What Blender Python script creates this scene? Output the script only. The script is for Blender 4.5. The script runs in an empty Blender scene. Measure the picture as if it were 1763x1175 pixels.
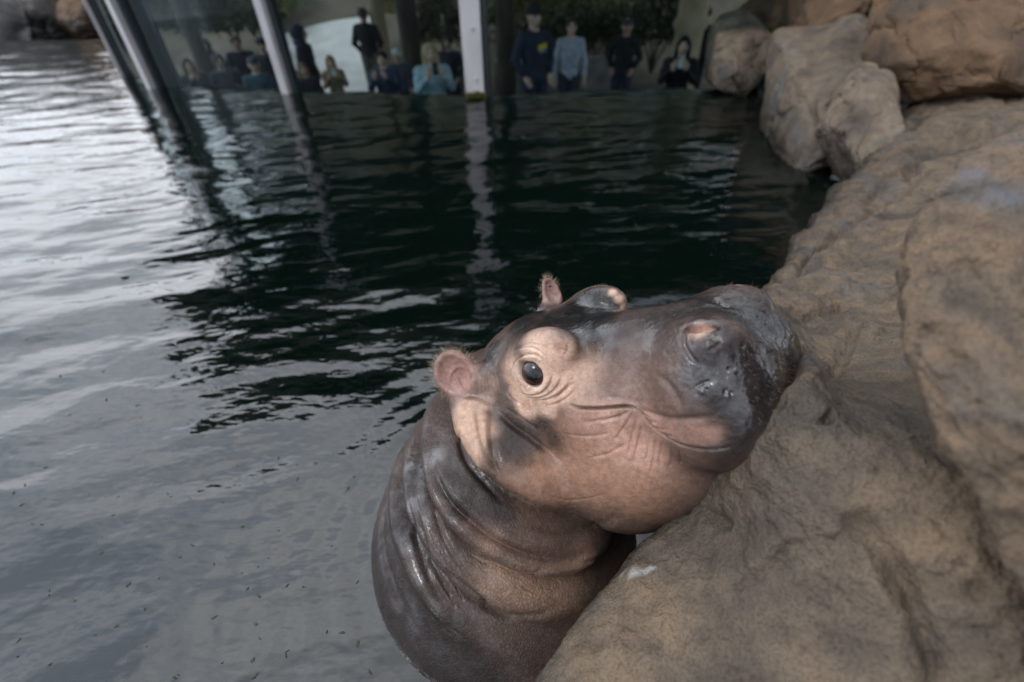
import bpy, bmesh, math, random
import numpy as np
from mathutils import Matrix, Vector
random.seed(7)
rng = np.random.RandomState(7)
sc = bpy.context.scene

# ------------------------------------------------------------------ camera
FPX = 784.0                      # focal length in pixels of a 1763 px wide frame
TH, RO, CAMZ = math.radians(39.7), math.radians(1.8), 1.1
c_f = np.array([0, math.cos(TH), -math.sin(TH)])
_u0 = np.array([0, math.sin(TH), math.cos(TH)]); _r0 = np.array([1.0, 0, 0])
c_r = math.cos(RO)*_r0 - math.sin(RO)*_u0
c_u = math.sin(RO)*_r0 + math.cos(RO)*_u0
c_o = np.array([0, 0, CAMZ])
cam_data = bpy.data.cameras.new('camera'); cam = bpy.data.objects.new('camera', cam_data)
sc.collection.objects.link(cam); sc.camera = cam
cam_data.sensor_width = 36.0; cam_data.lens = FPX/1763*36.0
cam_data.clip_start = 0.02; cam_data.clip_end = 500
mw = Matrix.Identity(4)
for i in range(3):
    mw[i][0], mw[i][1], mw[i][2], mw[i][3] = c_r[i], c_u[i], -c_f[i], c_o[i]
cam.matrix_world = mw
cam_data.dof.use_dof = True; cam_data.dof.focus_distance = 0.79; cam_data.dof.aperture_fstop = 1.8

# ------------------------------------------------------------------ world, sun, exposure
SUN_EL, SUN_AZ = math.radians(55), math.radians(-125)     # azimuth measured from +Y towards +X
w = bpy.data.worlds.new('World'); sc.world = w; w.use_nodes = True
nt = w.node_tree; nt.nodes.clear()
out = nt.nodes.new('ShaderNodeOutputWorld'); bg = nt.nodes.new('ShaderNodeBackground')
sky = nt.nodes.new('ShaderNodeTexSky'); sky.sky_type = 'NISHITA'; sky.sun_disc = False
sky.sun_elevation = SUN_EL; sky.sun_rotation = SUN_AZ
sky.air_density = 1.0; sky.dust_density = 3.0; sky.ozone_density = 1.0
hs = nt.nodes.new('ShaderNodeHueSaturation'); hs.inputs['Saturation'].default_value = 0.22
nt.links.new(sky.outputs[0], hs.inputs['Color'])
tc = nt.nodes.new('ShaderNodeTexCoord'); mp = nt.nodes.new('ShaderNodeMapping'); mp.inputs['Scale'].default_value = (1, 1, 2.2)
nz = nt.nodes.new('ShaderNodeTexNoise'); nz.inputs['Scale'].default_value = 1.7; nz.inputs['Detail'].default_value = 5
nt.links.new(tc.outputs['Generated'], mp.inputs[0]); nt.links.new(mp.outputs[0], nz.inputs['Vector'])
cr = nt.nodes.new('ShaderNodeValToRGB'); cr.color_ramp.elements[0].position = .40; cr.color_ramp.elements[1].position = .62
cr.color_ramp.elements[0].color = (10.8, 12.4, 15.2, 1); cr.color_ramp.elements[1].color = (25.5, 26.2, 27.6, 1)
nt.links.new(nz.outputs[0], cr.inputs[0])
mx = nt.nodes.new('ShaderNodeMix'); mx.data_type = 'RGBA'; mx.inputs[0].default_value = 0.8
nt.links.new(hs.outputs[0], mx.inputs[6]); nt.links.new(cr.outputs[0], mx.inputs[7])
# the overcast is brightened towards the forward left, to lift its reflection in the water
vm = nt.nodes.new('ShaderNodeVectorMath'); vm.operation = 'DOT_PRODUCT'; nt.links.new(tc.outputs['Generated'], vm.inputs[0]); vm.inputs[1].default_value = (-.80, .50, .33)
gr = nt.nodes.new('ShaderNodeMapRange'); gr.interpolation_type = 'SMOOTHSTEP'; gr.inputs['From Min'].default_value = .1; gr.inputs['From Max'].default_value = 1.0; gr.inputs['To Min'].default_value = .80; gr.inputs['To Max'].default_value = 2.1
nt.links.new(vm.outputs['Value'], gr.inputs['Value'])
vs_ = nt.nodes.new('ShaderNodeVectorMath'); vs_.operation = 'SCALE'; nt.links.new(mx.outputs[2], vs_.inputs[0]); nt.links.new(gr.outputs[0], vs_.inputs['Scale'])
nt.links.new(vs_.outputs[0], bg.inputs['Color']); bg.inputs['Strength'].default_value = 0.125
nt.links.new(bg.outputs[0], out.inputs[0])
sd = bpy.data.lights.new('sun', 'SUN'); sd.energy = 1.15; sd.angle = math.radians(16); sd.color = (1, .98, .95)
sun = bpy.data.objects.new('sun', sd); sc.collection.objects.link(sun)
sdir = Vector((math.sin(SUN_AZ)*math.cos(SUN_EL), math.cos(SUN_AZ)*math.cos(SUN_EL), math.sin(SUN_EL)))
sun.rotation_euler = sdir.to_track_quat('Z', 'Y').to_euler()
sc.view_settings.view_transform = 'Standard'; sc.view_settings.look = 'None'
sc.view_settings.exposure = -0.66; sc.view_settings.gamma = 1; sc.view_settings.use_curve_mapping = False
sc.cycles.max_bounces = 8; sc.cycles.transparent_max_bounces = 16; sc.cycles.glossy_bounces = 4
sc.cycles.diffuse_bounces = 3; sc.cycles.transmission_bounces = 6; sc.cycles.caustics_reflective = False
sc.cycles.sample_clamp_indirect = 6
sc.cycles.use_denoising = True

# ------------------------------------------------------------------ geometry helpers
def ray(x, y): return c_f + (x-881.5)/FPX*c_r + (587.5-y)/FPX*c_u
def P(x, y, d): return c_o + ray(x, y)*d                # world point seen at a pixel, d metres deep
def W(x, y, z=0.0):                                      # world point seen at a pixel, at height z
    r = ray(x, y); return c_o + r*((z-CAMZ)/r[2])
def pixel(p):
    v = np.asarray(p)-c_o; z = v@c_f
    return 881.5+FPX*(v@c_r)/z, 587.5-FPX*(v@c_u)/z, z

_perm = rng.permutation(256); _perm = np.concatenate([_perm, _perm, _perm])
_grad = rng.normal(size=(256, 3)); _grad /= np.linalg.norm(_grad, axis=1)[:, None]
def noise(p):                                            # gradient noise, about -0.7 .. 0.7
    p = np.asarray(p, float); i = np.floor(p).astype(int); f = p-i; i &= 255
    u = f*f*f*(f*(f*6-15)+10); r = 0
    for dx in (0, 1):
        for dy in (0, 1):
            for dz in (0, 1):
                h = _perm[_perm[_perm[(i[:, 0]+dx) & 255]+((i[:, 1]+dy) & 255)]+((i[:, 2]+dz) & 255)]
                g = _grad[h]; d = (g*(f-np.array([dx, dy, dz]))).sum(1)
                r = r + d*(u[:, 0] if dx else 1-u[:, 0])*(u[:, 1] if dy else 1-u[:, 1])*(u[:, 2] if dz else 1-u[:, 2])
    return r
def fbm(p, o=4, ridged=False):
    a, s, r = 1.0, 1.0, 0
    for k in range(o):
        n = noise(p*s+17.3*k); n = (0.35-np.abs(n))*1.6 if ridged else n
        r = r+a*n; a *= .5; s *= 2.03
    return r

def mesh_obj(name, verts, faces, mat=None, parent=None, smooth=True):
    me = bpy.data.meshes.new(name)
    verts = np.asarray(verts, dtype=np.float32)
    if isinstance(faces, np.ndarray):
        n, k = faces.shape
        me.vertices.add(len(verts)); me.vertices.foreach_set('co', verts.ravel())
        me.loops.add(n*k); me.loops.foreach_set('vertex_index', faces.astype(np.int32).ravel())
        me.polygons.add(n); me.polygons.foreach_set('loop_start', np.arange(n, dtype=np.int32)*k)
        try: me.polygons.foreach_set('loop_total', np.full(n, k, dtype=np.int32))
        except Exception: pass
        me.update(calc_edges=True)
    else:
        me.from_pydata([tuple(map(float, v)) for v in verts], [], [tuple(map(int, f)) for f in faces]); me.update()
    me.polygons.foreach_set('use_smooth', np.full(len(me.polygons), smooth))
    if mat: me.materials.append(mat)
    o = bpy.data.objects.new(name, me); sc.collection.objects.link(o)
    if parent: o.parent = parent
    return o
def tag(o, label=None, cat=None, group=None, kind=None):
    if label: o['label'] = label
    if cat: o['category'] = cat
    if group: o['group'] = group
    if kind: o['kind'] = kind
    return o
def empty(name, loc, label, cat, group=None):
    o = bpy.data.objects.new(name, None); sc.collection.objects.link(o); o.location = tuple(map(float, loc))
    o.empty_display_size = .1
    return tag(o, label, cat, group)
def to_parent(o, e):                                     # keep world geometry while parenting to an unrotated empty
    o.parent = e; o.location = -e.location; return o
def attr(o, name, data):
    me = o.data; data = np.asarray(data, dtype=np.float32)
    if data.ndim == 1:
        a = me.attributes.new(name, 'FLOAT', 'POINT'); a.data.foreach_set('value', data)
    else:
        a = me.attributes.new(name, 'FLOAT_COLOR', 'POINT')
        if data.shape[1] == 3: data = np.c_[data, np.ones(len(data), np.float32)]
        a.data.foreach_set('color', data.ravel())

def surface_nets(vol, org, h):
    ins = vol < 0
    c = [ins[a:a+ins.shape[0]-1, b:b+ins.shape[1]-1, d:d+ins.shape[2]-1] for a in (0, 1) for b in (0, 1) for d in (0, 1)]
    s = sum(x.astype(np.int8) for x in c)
    act = (s > 0) & (s < 8)
    idx = np.full(act.shape, -1, np.int64); I = np.argwhere(act); idx[act] = np.arange(len(I))
    acc = np.zeros((len(I), 3)); cnt = np.zeros(len(I))
    cor = [(0, 0, 0), (1, 0, 0), (0, 1, 0), (1, 1, 0), (0, 0, 1), (1, 0, 1), (0, 1, 1), (1, 1, 1)]
    val = [vol[I[:, 0]+a, I[:, 1]+b, I[:, 2]+d] for a, b, d in cor]
    for a in range(8):
        for b in range(a+1, 8):
            if sum(abs(cor[a][k]-cor[b][k]) for k in range(3)) != 1: continue
            m = (val[a] < 0) != (val[b] < 0)
            t = val[a][m]/(val[a][m]-val[b][m])
            acc[m] += np.array(cor[a])+t[:, None]*(np.array(cor[b])-np.array(cor[a])); cnt[m] += 1
    V = org+h*(I+acc/cnt[:, None]); F = []
    for ax in range(3):
        b, d = (ax+1) % 3, (ax+2) % 3
        A = np.moveaxis(ins, (ax, b, d), (0, 1, 2)); X = np.moveaxis(idx, (ax, b, d), (0, 1, 2))
        e = A[:-1] != A[1:]; e = e[:, 1:-1, 1:-1]; E = np.argwhere(e); i, j, k = E.T; j = j+1; k = k+1
        q = np.stack([X[i, j-1, k-1], X[i, j, k-1], X[i, j, k], X[i, j-1, k]], 1)
        fl = ~A[i, j, k]; q[fl] = q[fl][:, ::-1]; F.append(q)
    return V, np.concatenate(F)
def polygonise(fn, lo, hi, h, coarse=4):                 # narrow-band evaluation of a signed distance function
    lo, hi = np.array(lo, float), np.array(hi, float)
    nc = np.ceil((hi-lo)/(h*coarse)).astype(int)+1
    g = np.stack(np.meshgrid(*[lo[k]+h*coarse*np.arange(nc[k]) for k in range(3)], indexing='ij'), -1)
    dc = fn(g.reshape(-1, 3)+h*(coarse-1)/2).reshape(nc)
    n = nc*coarse; vol = np.repeat(np.repeat(np.repeat(np.where(dc < 0, -1., 1.), coarse, 0), coarse, 1), coarse, 2)
    near = np.argwhere(np.abs(dc) < h*coarse*1.6)
    off = np.stack(np.meshgrid(*[np.arange(coarse)]*3, indexing='ij'), -1).reshape(-1, 3)
    for s in range(0, len(near), 20000):
        ii = (near[s:s+20000, None, :]*coarse+off[None]).reshape(-1, 3)
        vol[ii[:, 0], ii[:, 1], ii[:, 2]] = fn(lo+h*ii)
    vol[0], vol[-1], vol[:, 0], vol[:, -1], vol[:, :, 0], vol[:, :, -1] = 1, 1, 1, 1, 1, 1
    return surface_nets(vol, lo, h)
def smin(a, b, k):
    h = np.maximum(k-np.abs(a-b), 0)/k; return np.minimum(a, b)-h*h*k*.25
def smax(a, b, k): return -smin(-a, -b, k)
def s_ell(p, c, r, M=None):
    q = p-np.asarray(c)
    if M is not None: q = q@M
    r = np.asarray(r, float); k0 = np.sqrt(((q/r)**2).sum(1)); k1 = np.sqrt(((q/r**2)**2).sum(1))+1e-9
    return k0*(k0-1)/k1
def s_cap(p, a, b, ra, rb):
    a, b = np.asarray(a, float), np.asarray(b, float); ab = b-a
    t = np.clip(((p-a)@ab)/max(ab@ab, 1e-12), 0, 1)
    return np.linalg.norm(p-a-t[:, None]*ab, axis=1)-(ra+(rb-ra)*t)
def s_torus(p, c, ax, R, r):
    q = p-np.asarray(c); ax = np.asarray(ax, float); ax = ax/np.linalg.norm(ax)
    h = q@ax; rad = np.sqrt(np.maximum((q*q).sum(1)-h*h, 0)); return np.sqrt((rad-R)**2+h*h)-r
def subdivide(V, F):                                     # one level of Catmull-Clark on a closed quad mesh
    n, m = len(V), len(F)
    fp = V[F].mean(1)
    e = np.stack([F, np.roll(F, -1, 1)], -1).reshape(-1, 2); es = np.sort(e, 1); key = es[:, 0]*n+es[:, 1]
    uk, inv = np.unique(key, return_inverse=True); ne = len(uk); ev = np.stack([uk//n, uk % n], 1)
    fi = np.repeat(np.arange(m), 4)
    cnt = np.bincount(inv, minlength=ne)
    sf = np.stack([np.bincount(inv, fp[fi, k], ne) for k in range(3)], 1)
    mid = V[ev].mean(1); ep = np.where((cnt == 2)[:, None], (mid*2+sf)/4, mid)
    vf = np.stack([np.bincount(F.ravel(), fp[fi, k], n) for k in range(3)], 1); vn = np.bincount(F.ravel(), minlength=n)
    ve = np.stack([np.bincount(ev.ravel(), np.repeat(mid[:, k], 2), n) for k in range(3)], 1); vm = np.bincount(ev.ravel(), minlength=n)
    nn = np.maximum(vn, 1)[:, None]; Rm = ve/np.maximum(vm, 1)[:, None]; Q = vf/nn
    vp = (Q+2*Rm+(nn-3)*V)/nn
    E = inv.reshape(m, 4)+n; C = np.arange(m)+n+ne
    F2 = np.concatenate([np.stack([F[:, k], E[:, k], C, E[:, (k+3) % 4]], 1) for k in range(4)])
    return np.concatenate([vp, ep, fp]), F2
def normals(V, F):
    n = np.cross(V[F[:, 2]]-V[F[:, 0]], V[F[:, -1]]-V[F[:, 1]])
    N = np.stack([np.bincount(F.ravel(), np.repeat(n[:, k], F.shape[1]), len(V)) for k in range(3)], 1)
    return N/(np.linalg.norm(N, axis=1)[:, None]+1e-12)
def grid_faces(nu, nv, wrap=False):
    i, j = np.meshgrid(np.arange(nu-1), np.arange(nv if wrap else nv-1), indexing='ij'); i, j = i.ravel(), j.ravel(); k = (j+1) % nv
    return np.stack([i*nv+j, (i+1)*nv+j, (i+1)*nv+k, i*nv+k], 1)
def catmull(Pt, n, closed=False):                        # Catmull-Rom along axis 0
    Pt = np.asarray(Pt, float); m = len(Pt)
    t = np.linspace(0, m, n, endpoint=False) if closed else np.linspace(0, m-1, n)
    i = np.floor(t).astype(int)
    if not closed: i = np.minimum(i, m-2)
    f = (t-i).reshape((-1,)+(1,)*(Pt.ndim-1))
    g = (lambda k: Pt[k % m]) if closed else (lambda k: Pt[np.clip(k, 0, m-1)])
    a, b, c, d = g(i-1), g(i), g(i+1), g(i+2)
    return .5*(2*b+(c-a)*f+(2*a-5*b+4*c-d)*f*f+(3*b-a-3*c+d)*f**3)
def box(lo, hi):
    (a, b, c), (x, y, z) = lo, hi
    v = [(a, b, c), (x, b, c), (x, y, c), (a, y, c), (a, b, z), (x, b, z), (x, y, z), (a, y, z)]
    return v, [(0, 3, 2, 1), (4, 5, 6, 7), (0, 1, 5, 4), (1, 2, 6, 5), (2, 3, 7, 6), (3, 0, 4, 7)]
def bevel_obj(o, w=.004, seg=2):
    m = o.modifiers.new('bevel', 'BEVEL'); m.width = w; m.segments = seg; m.limit_method = 'ANGLE'; return o

# ------------------------------------------------------------------ materials
class N:
    def __init__(s, name):
        s.m = bpy.data.materials.new(name); s.m.use_nodes = True; s.t = s.m.node_tree; s.t.nodes.clear()
        s.out = s.n('OutputMaterial')
    def n(s, k, **kw):
        x = s.t.nodes.new('ShaderNode'+k)
        for a, b in kw.items(): setattr(x, a, b)
        return x
    def l(s, a, b): s.t.links.new(a, b)
    def tex(s, kind, scale, coord='Object', detail=4, stretch=None, **kw):
        c = s.n('TexCoord'); t = s.n('Tex'+kind); src = c.outputs[coord]
        if stretch:
            m = s.n('Mapping'); m.inputs['Scale'].default_value = stretch; s.l(src, m.inputs[0]); src = m.outputs[0]
        s.l(src, t.inputs['Vector']); t.inputs['Scale'].default_value = scale
        if 'Detail' in t.inputs: t.inputs['Detail'].default_value = detail
        for a, b in kw.items(): setattr(t, a, b)
        return t
    def ramp(s, src, stops):
        r = s.n('ValToRGB'); e = r.color_ramp.elements
        while len(e) < len(stops): e.new(.5)
        for k, (p, c) in enumerate(stops): e[k].position = p; e[k].color = tuple(c)+(1,) if len(c) == 3 else c
        s.l(src, r.inputs[0]); return r.outputs[0]
    def mixc(s, f, a, b, mode='MIX'):
        m = s.n('Mix', data_type='RGBA', blend_type=mode)
        for v, i in ((f, 0), (a, 6), (b, 7)):
            if hasattr(v, 'is_linked'): s.l(v, m.inputs[i])
            else: m.inputs[i].default_value = v if not isinstance(v, tuple) else (v+(1,))[:4]
        return m.outputs[2]
    def math(s, op, a, b=0):
        m = s.n('Math', operation=op)
        for v, i in ((a, 0), (b, 1)):
            if hasattr(v, 'is_linked'): s.l(v, m.inputs[i])
            else: m.inputs[i].default_value = v
        return m.outputs[0]
    def bump(s, h, strength, dist, nrm=None):
        b = s.n('Bump'); b.inputs['Strength'].default_value = strength; b.inputs['Distance'].default_value = dist
        s.l(h, b.inputs['Height'])
        if nrm: s.l(nrm, b.inputs['Normal'])
        return b.outputs[0]
    def pbr(s, color, rough=.6, metal=0, nrm=None, **kw):
        p = s.n('BsdfPrincipled')
        for k, v in (('Base Color', color), ('Roughness', rough), ('Metallic', metal)):
            if hasattr(v, 'is_linked'): s.l(v, p.inputs[k])
            else: p.inputs[k].default_value = (v+(1,))[:4] if isinstance(v, tuple) else v
        for k, v in kw.items():
            k = k.replace('_', ' ')
            if hasattr(v, 'is_linked'): s.l(v, p.inputs[k])
            else: p.inputs[k].default_value = v
        if nrm: s.l(nrm, p.inputs['Normal'])
        s.l(p.outputs[0], s.out.inputs[0]); return s.m
def simple(name, col, rough=.6, metal=0, var=.25, scale=8, bump=.0):
    n = N(name); t = n.tex('Noise', scale); lo = tuple(c*(1-var) for c in col); hi = tuple(min(1, c*(1+var)) for c in col)
    c = n.ramp(t.outputs[0], [(.3, lo), (.7, hi)])
    nr = n.bump(t.outputs[0], .5, bump) if bump else None
    return n.pbr(c, rough, metal, nr)

# ------------------------------------------------------------------ the setting: water
GLASS = [(-8.8, 12.3), (-5.3, 7.5), (-4.36, 6.6), (-2.50, 6.08), (-0.30, 5.52), (2.75, 5.55), (5.2, 5.9)]
def glass_y(x):
    xs = [g[0] for g in GLASS]; ys = [g[1] for g in GLASS]
    return np.interp(x, [-16]+xs, [13.5]+ys)
def waves(x, y):
    p = np.stack([x, y, 0*x], 1)
    q = np.stack([x*.55+y*.35, y*1.25-x*.35, 0*x], 1)                  # crests run across the view, tilted a little
    r = np.hypot(x+.035, (y-.605)*.96)                   # small rings spread from the hippo's body
    ringw = .0022*np.cos((r-.34)*2*math.pi/.075+1.5*noise(p*3))*np.exp(-np.maximum(r-.33, 0)/.22)*(.4+np.clip(noise(p*2.2+3)+.4, 0, 1))
    mid = fbm(q*3.2+5, 2); fine = fbm(q*np.array([7.0, 9.5, 1])+9, 2); cr_ = fbm(q*np.array([11, 15, 1])+31, 2)
    chop = np.clip((y-x*.5-.2)/1.6, .45, 1)              # choppier away from the near left corner
    return .018*fbm(q*1.15, 2)+.0155*mid*np.clip(chop+.25, 0, 1.1)+.0036*fine*chop+.0018*np.clip(cr_, 0, 1)**2*2+ringw
xs = np.sort(np.concatenate([np.linspace(-15, -3, 120, endpoint=False), np.linspace(-3, 2, 360), np.linspace(2, 5, 30)[1:]]))
vs = np.concatenate([np.linspace(-3, -.2, 20, endpoint=False), np.linspace(-.2, 3, 280, endpoint=False)])
X, Y = np.meshgrid(xs, vs, indexing='ij')
tail = np.linspace(0, 1, 190)
Y2 = 3+(glass_y(xs)[:, None]-3)*tail[None]
Y = np.concatenate([Y, Y2], 1); X = np.repeat(xs[:, None], Y.shape[1], 1)
Z = waves(X.ravel(), Y.ravel())
nU, nV = X.shape
top = np.stack([X.ravel(), Y.ravel(), Z], 1)
F = grid_faces(nU, nV)                                  # normal up
idx = np.arange(nU*nV).reshape(nU, nV)
ring = np.concatenate([idx[:, 0], idx[-1, 1:], idx[::-1, -1][1:], idx[0, ::-1][1:-1]])
bot = top[ring].copy(); bot[:, 2] = -1.45; nb = len(top)
m = len(ring); k = np.arange(m); k2 = (k+1) % m
side = np.stack([ring[k], nb+k, nb+k2, ring[k2]], 1)
cap = list(range(nb, nb+m))
n = N('pool_water')
t1 = n.tex('Noise', 12, detail=2, stretch=(.7, 1.5, 1)); t2 = n.tex('Noise', 48, detail=2, stretch=(.6, 1.4, 1))
h = n.math('ADD', n.math('MULTIPLY', t1.outputs[0], 1.0), n.math('MULTIPLY', t2.outputs[0], .13))
nr = n.bump(h, .5, .0085)
gl = n.n('BsdfGlossy'); gl.inputs['Roughness'].default_value = .012; n.l(nr, gl.inputs['Normal'])
tr = n.n('BsdfTransparent'); tr.inputs[0].default_value = (.93, .97, .96, 1)
fr = n.n('Fresnel'); fr.inputs[0].default_value = 1.7; n.l(nr, fr.inputs[1])
murk = n.n('BsdfDiffuse'); murk.inputs[0].default_value = (.0022, .0078, .0054, 1); mk = n.n('MixShader'); mk.inputs[0].default_value = .5; n.l(tr.outputs[0], mk.inputs[1]); n.l(murk.outputs[0], mk.inputs[2])
ms = n.n('MixShader'); n.l(fr.outputs[0], ms.inputs[0]); n.l(mk.outputs[0], ms.inputs[1]); n.l(gl.outputs[0], ms.inputs[2])
n.l(ms.outputs[0], n.out.inputs[0])
va = n.n('VolumeAbsorption'); va.inputs[0].default_value = (.10, .46, .46, 1); va.inputs[1].default_value = 4.0
n.l(va.outputs[0], n.out.inputs[1])
vv = np.concatenate([top, bot]); me_faces = [tuple(f) for f in F.tolist()]+[tuple(f) for f in side.tolist()]+[tuple(cap)]
water = mesh_obj('pool_water', vv, me_faces, n.m)
bm = bmesh.new(); bm.from_mesh(water.data); bmesh.ops.recalc_face_normals(bm, faces=bm.faces[:]); bm.to_mesh(water.data); bm.free()
tag(water, 'dark green rippled pool water reflecting the grey sky', kind='structure')

floor_m = simple('pool_floor_paint', (.03, .055, .045), .9, var=.4, scale=1.2)
v, f = box((-16, -4, -1.62), (6, 14.5, -1.5)); o = mesh_obj('pool_floor', v, f, floor_m, smooth=False); tag(o, kind='structure')

# visitor ground, path rising behind, banks
con = N('concrete'); t = con.tex('Noise', 2.2, detail=8); t2 = con.tex('Noise', 40)
con = con.pbr(con.ramp(t.outputs[0], [(.3, (.36, .36, .35)), (.7, (.50, .50, .48))]), .85, 0, con.bump(t2.outputs[0], .3, .004))
gx = np.linspace(-60, 60, 90); gy = np.linspace(4.9, 90, 120)
GX, GY = np.meshgrid(gx, gy, indexing='ij')
def ground_h(x, y):
    bank = 1/(1+np.exp(-(y-(17.5-1.3*np.sin(x*.25+1)))*.9))
    return -1.2+3.6*bank/(1+np.exp(-np.clip((x+13.2)*1.8, -30, 30)))+1.05*np.clip((y-9)/9, 0, 1)*np.exp(-((x+4.6)/3.2)**2)+2.6*bank+.08*noise(np.stack([x*.5, y*.5, 0*x], 1))*np.clip((y-12)/6, 0, 1)  # bank's out-of-view height is raised to keep the pool's reflection dark
yy = np.maximum(GY.ravel(), glass_y(GX.ravel())+.02*0)
GZ = ground_h(GX.ravel(), yy)
earth = N('earth'); t = earth.tex('Noise', .6, detail=8); t2 = earth.tex('Noise', 14)
c = earth.ramp(t.outputs[0], [(.35, (.035, .032, .022)), (.5, (.095, .078, .055)), (.65, (.034, .04, .024))])
earth = earth.pbr(c, .95, 0, earth.bump(t2.outputs[0], .8, .05))
o = mesh_obj('ground', np.stack([GX.ravel(), yy, GZ], 1), grid_faces(90, 120), earth); tag(o, kind='structure')
# concrete path: a sheet of its own just above the ground
pl = []
def on_ground(px, py):                                   # where a pixel's ray meets the visitors' ground
    r = ray(px, py); t = np.linspace(6, 26, 900); q = c_o+t[:, None]*r; k = np.argmax(q[:, 2] < ground_h(q[:, 0], q[:, 1])); return q[k, :2]
cl = catmull(np.array([on_ground(612, 156)+np.array([.5, -2.6]), on_ground(602, 150), on_ground(580, 110), on_ground(560, 75), on_ground(545, 46)]), 60)
wd = np.interp(np.arange(60), [0, 20, 35, 59], [.6, .95, 1.35, 1.75])
for i in range(60):
    d = cl[min(i+1, 59)]-cl[max(i-1, 0)]; d /= np.linalg.norm(d); nrm = np.array([1.0, 0])
    for s in np.linspace(-1, 1, 9):
        q = cl[i]+nrm*s*wd[i]; q[1] = max(q[1], glass_y(q[0])+.3); pl.append((q[0], q[1], ground_h(np.array([q[0]]), np.array([q[1]]))[0]+.035))
o = mesh_obj('path', pl, grid_faces(60, 9), con); tag(o, kind='structure')

# ------------------------------------------------------------------ canopy over the viewing area (its dark underside mirrors in the water)
wood = N('dark_timber'); t = wood.tex('Noise', 3, detail=6, stretch=(1, 12, 1))
wood = wood.pbr(wood.ramp(t.outputs[0], [(.3, (.018, .015, .012)), (.7, (.045, .036, .028))]), .7)
can = empty('canopy_roof', (0, 8, 2.7), 'dark timber canopy roof over the visitors behind the glass wall', 'roof')
def slab(name, lo, hi, mat, parent):
    v, f = box(lo, hi); o = mesh_obj(name, v, f, mat, smooth=False); to_parent(o, parent); return o
slab('roof_deck', (-4.7, 5.3, 2.95), (7.5, 12.2, 3.1), wood, can)
slab('fascia', (-4.9, 5.05, 2.75), (7.5, 5.28, 3.75), wood, can)
slab('fascia', (-4.92, 5.3, 2.75), (-4.71, 12.2, 3.75), wood, can)
for i in range(14):
    o = slab('rafter', (-4.3+i*.85, 5.3, 2.78), (-4.2+i*.85, 12.1, 2.945), wood, can)
slab('roof_panel', (-4.7, 5.3, 3.2), (7.5, 8.9, 3.9), wood, can)

# ------------------------------------------------------------------ glass viewing wall: posts and panes
steel = N('painted_steel'); t = steel.tex('Noise', 6, detail=6, stretch=(1, 1, .3)); t2 = steel.tex('Noise', 60)
steel = steel.pbr(steel.ramp(t.outputs[0], [(.3, (.40, .39, .40)), (.7, (.56, .55, .57))]), .5, 0, steel.bump(t2.outputs[0], .15, .002))
seal = simple('rubber_seal', (.012, .022, .026), .5)
gm = N('glass'); gl = gm.n('BsdfGlossy'); gl.inputs['Roughness'].default_value = .02
tr = gm.n('BsdfTransparent'); tr.inputs[0].default_value = (.80, .86, .87, 1)
fr = gm.n('Fresnel'); fr.inputs[0].default_value = 1.45; ms = gm.n('MixShader')
gm.l(gm.math('MULTIPLY', fr.outputs[0], .07), ms.inputs[0]); gm.l(tr.outputs[0], ms.inputs[1]); gm.l(gl.outputs[0], ms.inputs[2]); gm.l(ms.outputs[0], gm.out.inputs[0])
glass_m = gm.m
am = N('submerged_acrylic'); tr = am.n('BsdfTransparent'); tr.inputs[0].default_value = (.20, .52, .58, 1); df = am.n('BsdfDiffuse')  # teal diffuse colour stands in for light through the submerged glass
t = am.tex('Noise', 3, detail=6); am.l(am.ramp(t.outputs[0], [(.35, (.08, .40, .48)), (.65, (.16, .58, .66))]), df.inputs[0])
ms = am.n('MixShader'); ms.inputs[0].default_value = .88; am.l(tr.outputs[0], ms.inputs[1]); am.l(df.outputs[0], ms.inputs[2]); am.l(ms.outputs[0], am.out.inputs[0]); teal_light_m = am.m
wall = empty('glass_wall', (-.3, 5.5, 0), 'tall glass viewing wall standing in the pool with pale steel posts', 'glass wall')
def upright(name, x, y, w, d, mat, yaw, z0=-1.4, z1=2.75):
    v, f = box((-w/2, -d/2, z0), (w/2, d/2, z1)); v = np.array(v); c, s = math.cos(yaw), math.sin(yaw)
    v = np.c_[v[:, 0]*c-v[:, 1]*s+x, v[:, 0]*s+v[:, 1]*c+y, v[:, 2]]
    o = mesh_obj(name, v, f, mat, smooth=False); to_parent(o, wall); bevel_obj(o, .006); return o
GA = [np.array(g) for g in GLASS]
for i in range(len(GA)-1):
    a, b = GA[i], GA[i+1]; d = b-a; L = np.linalg.norm(d); d = d/L; nrm = np.array([-d[1], d[0]])
    mid = (a+b)/2; yaw = math.atan2(d[1], d[0])
    if i == 0: continue
    upright('glass_pane', mid[0], mid[1], L-.10, .03, glass_m, yaw, -.015)
    upright('submerged_pane', mid[0], mid[1], L-.10, .034, teal_light_m, yaw, -1.4, -.019)
sd_ = {1: (.05, .10), 2: (.085, .16), 3: (.095, .16), 4: (.195, .14), }
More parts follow.
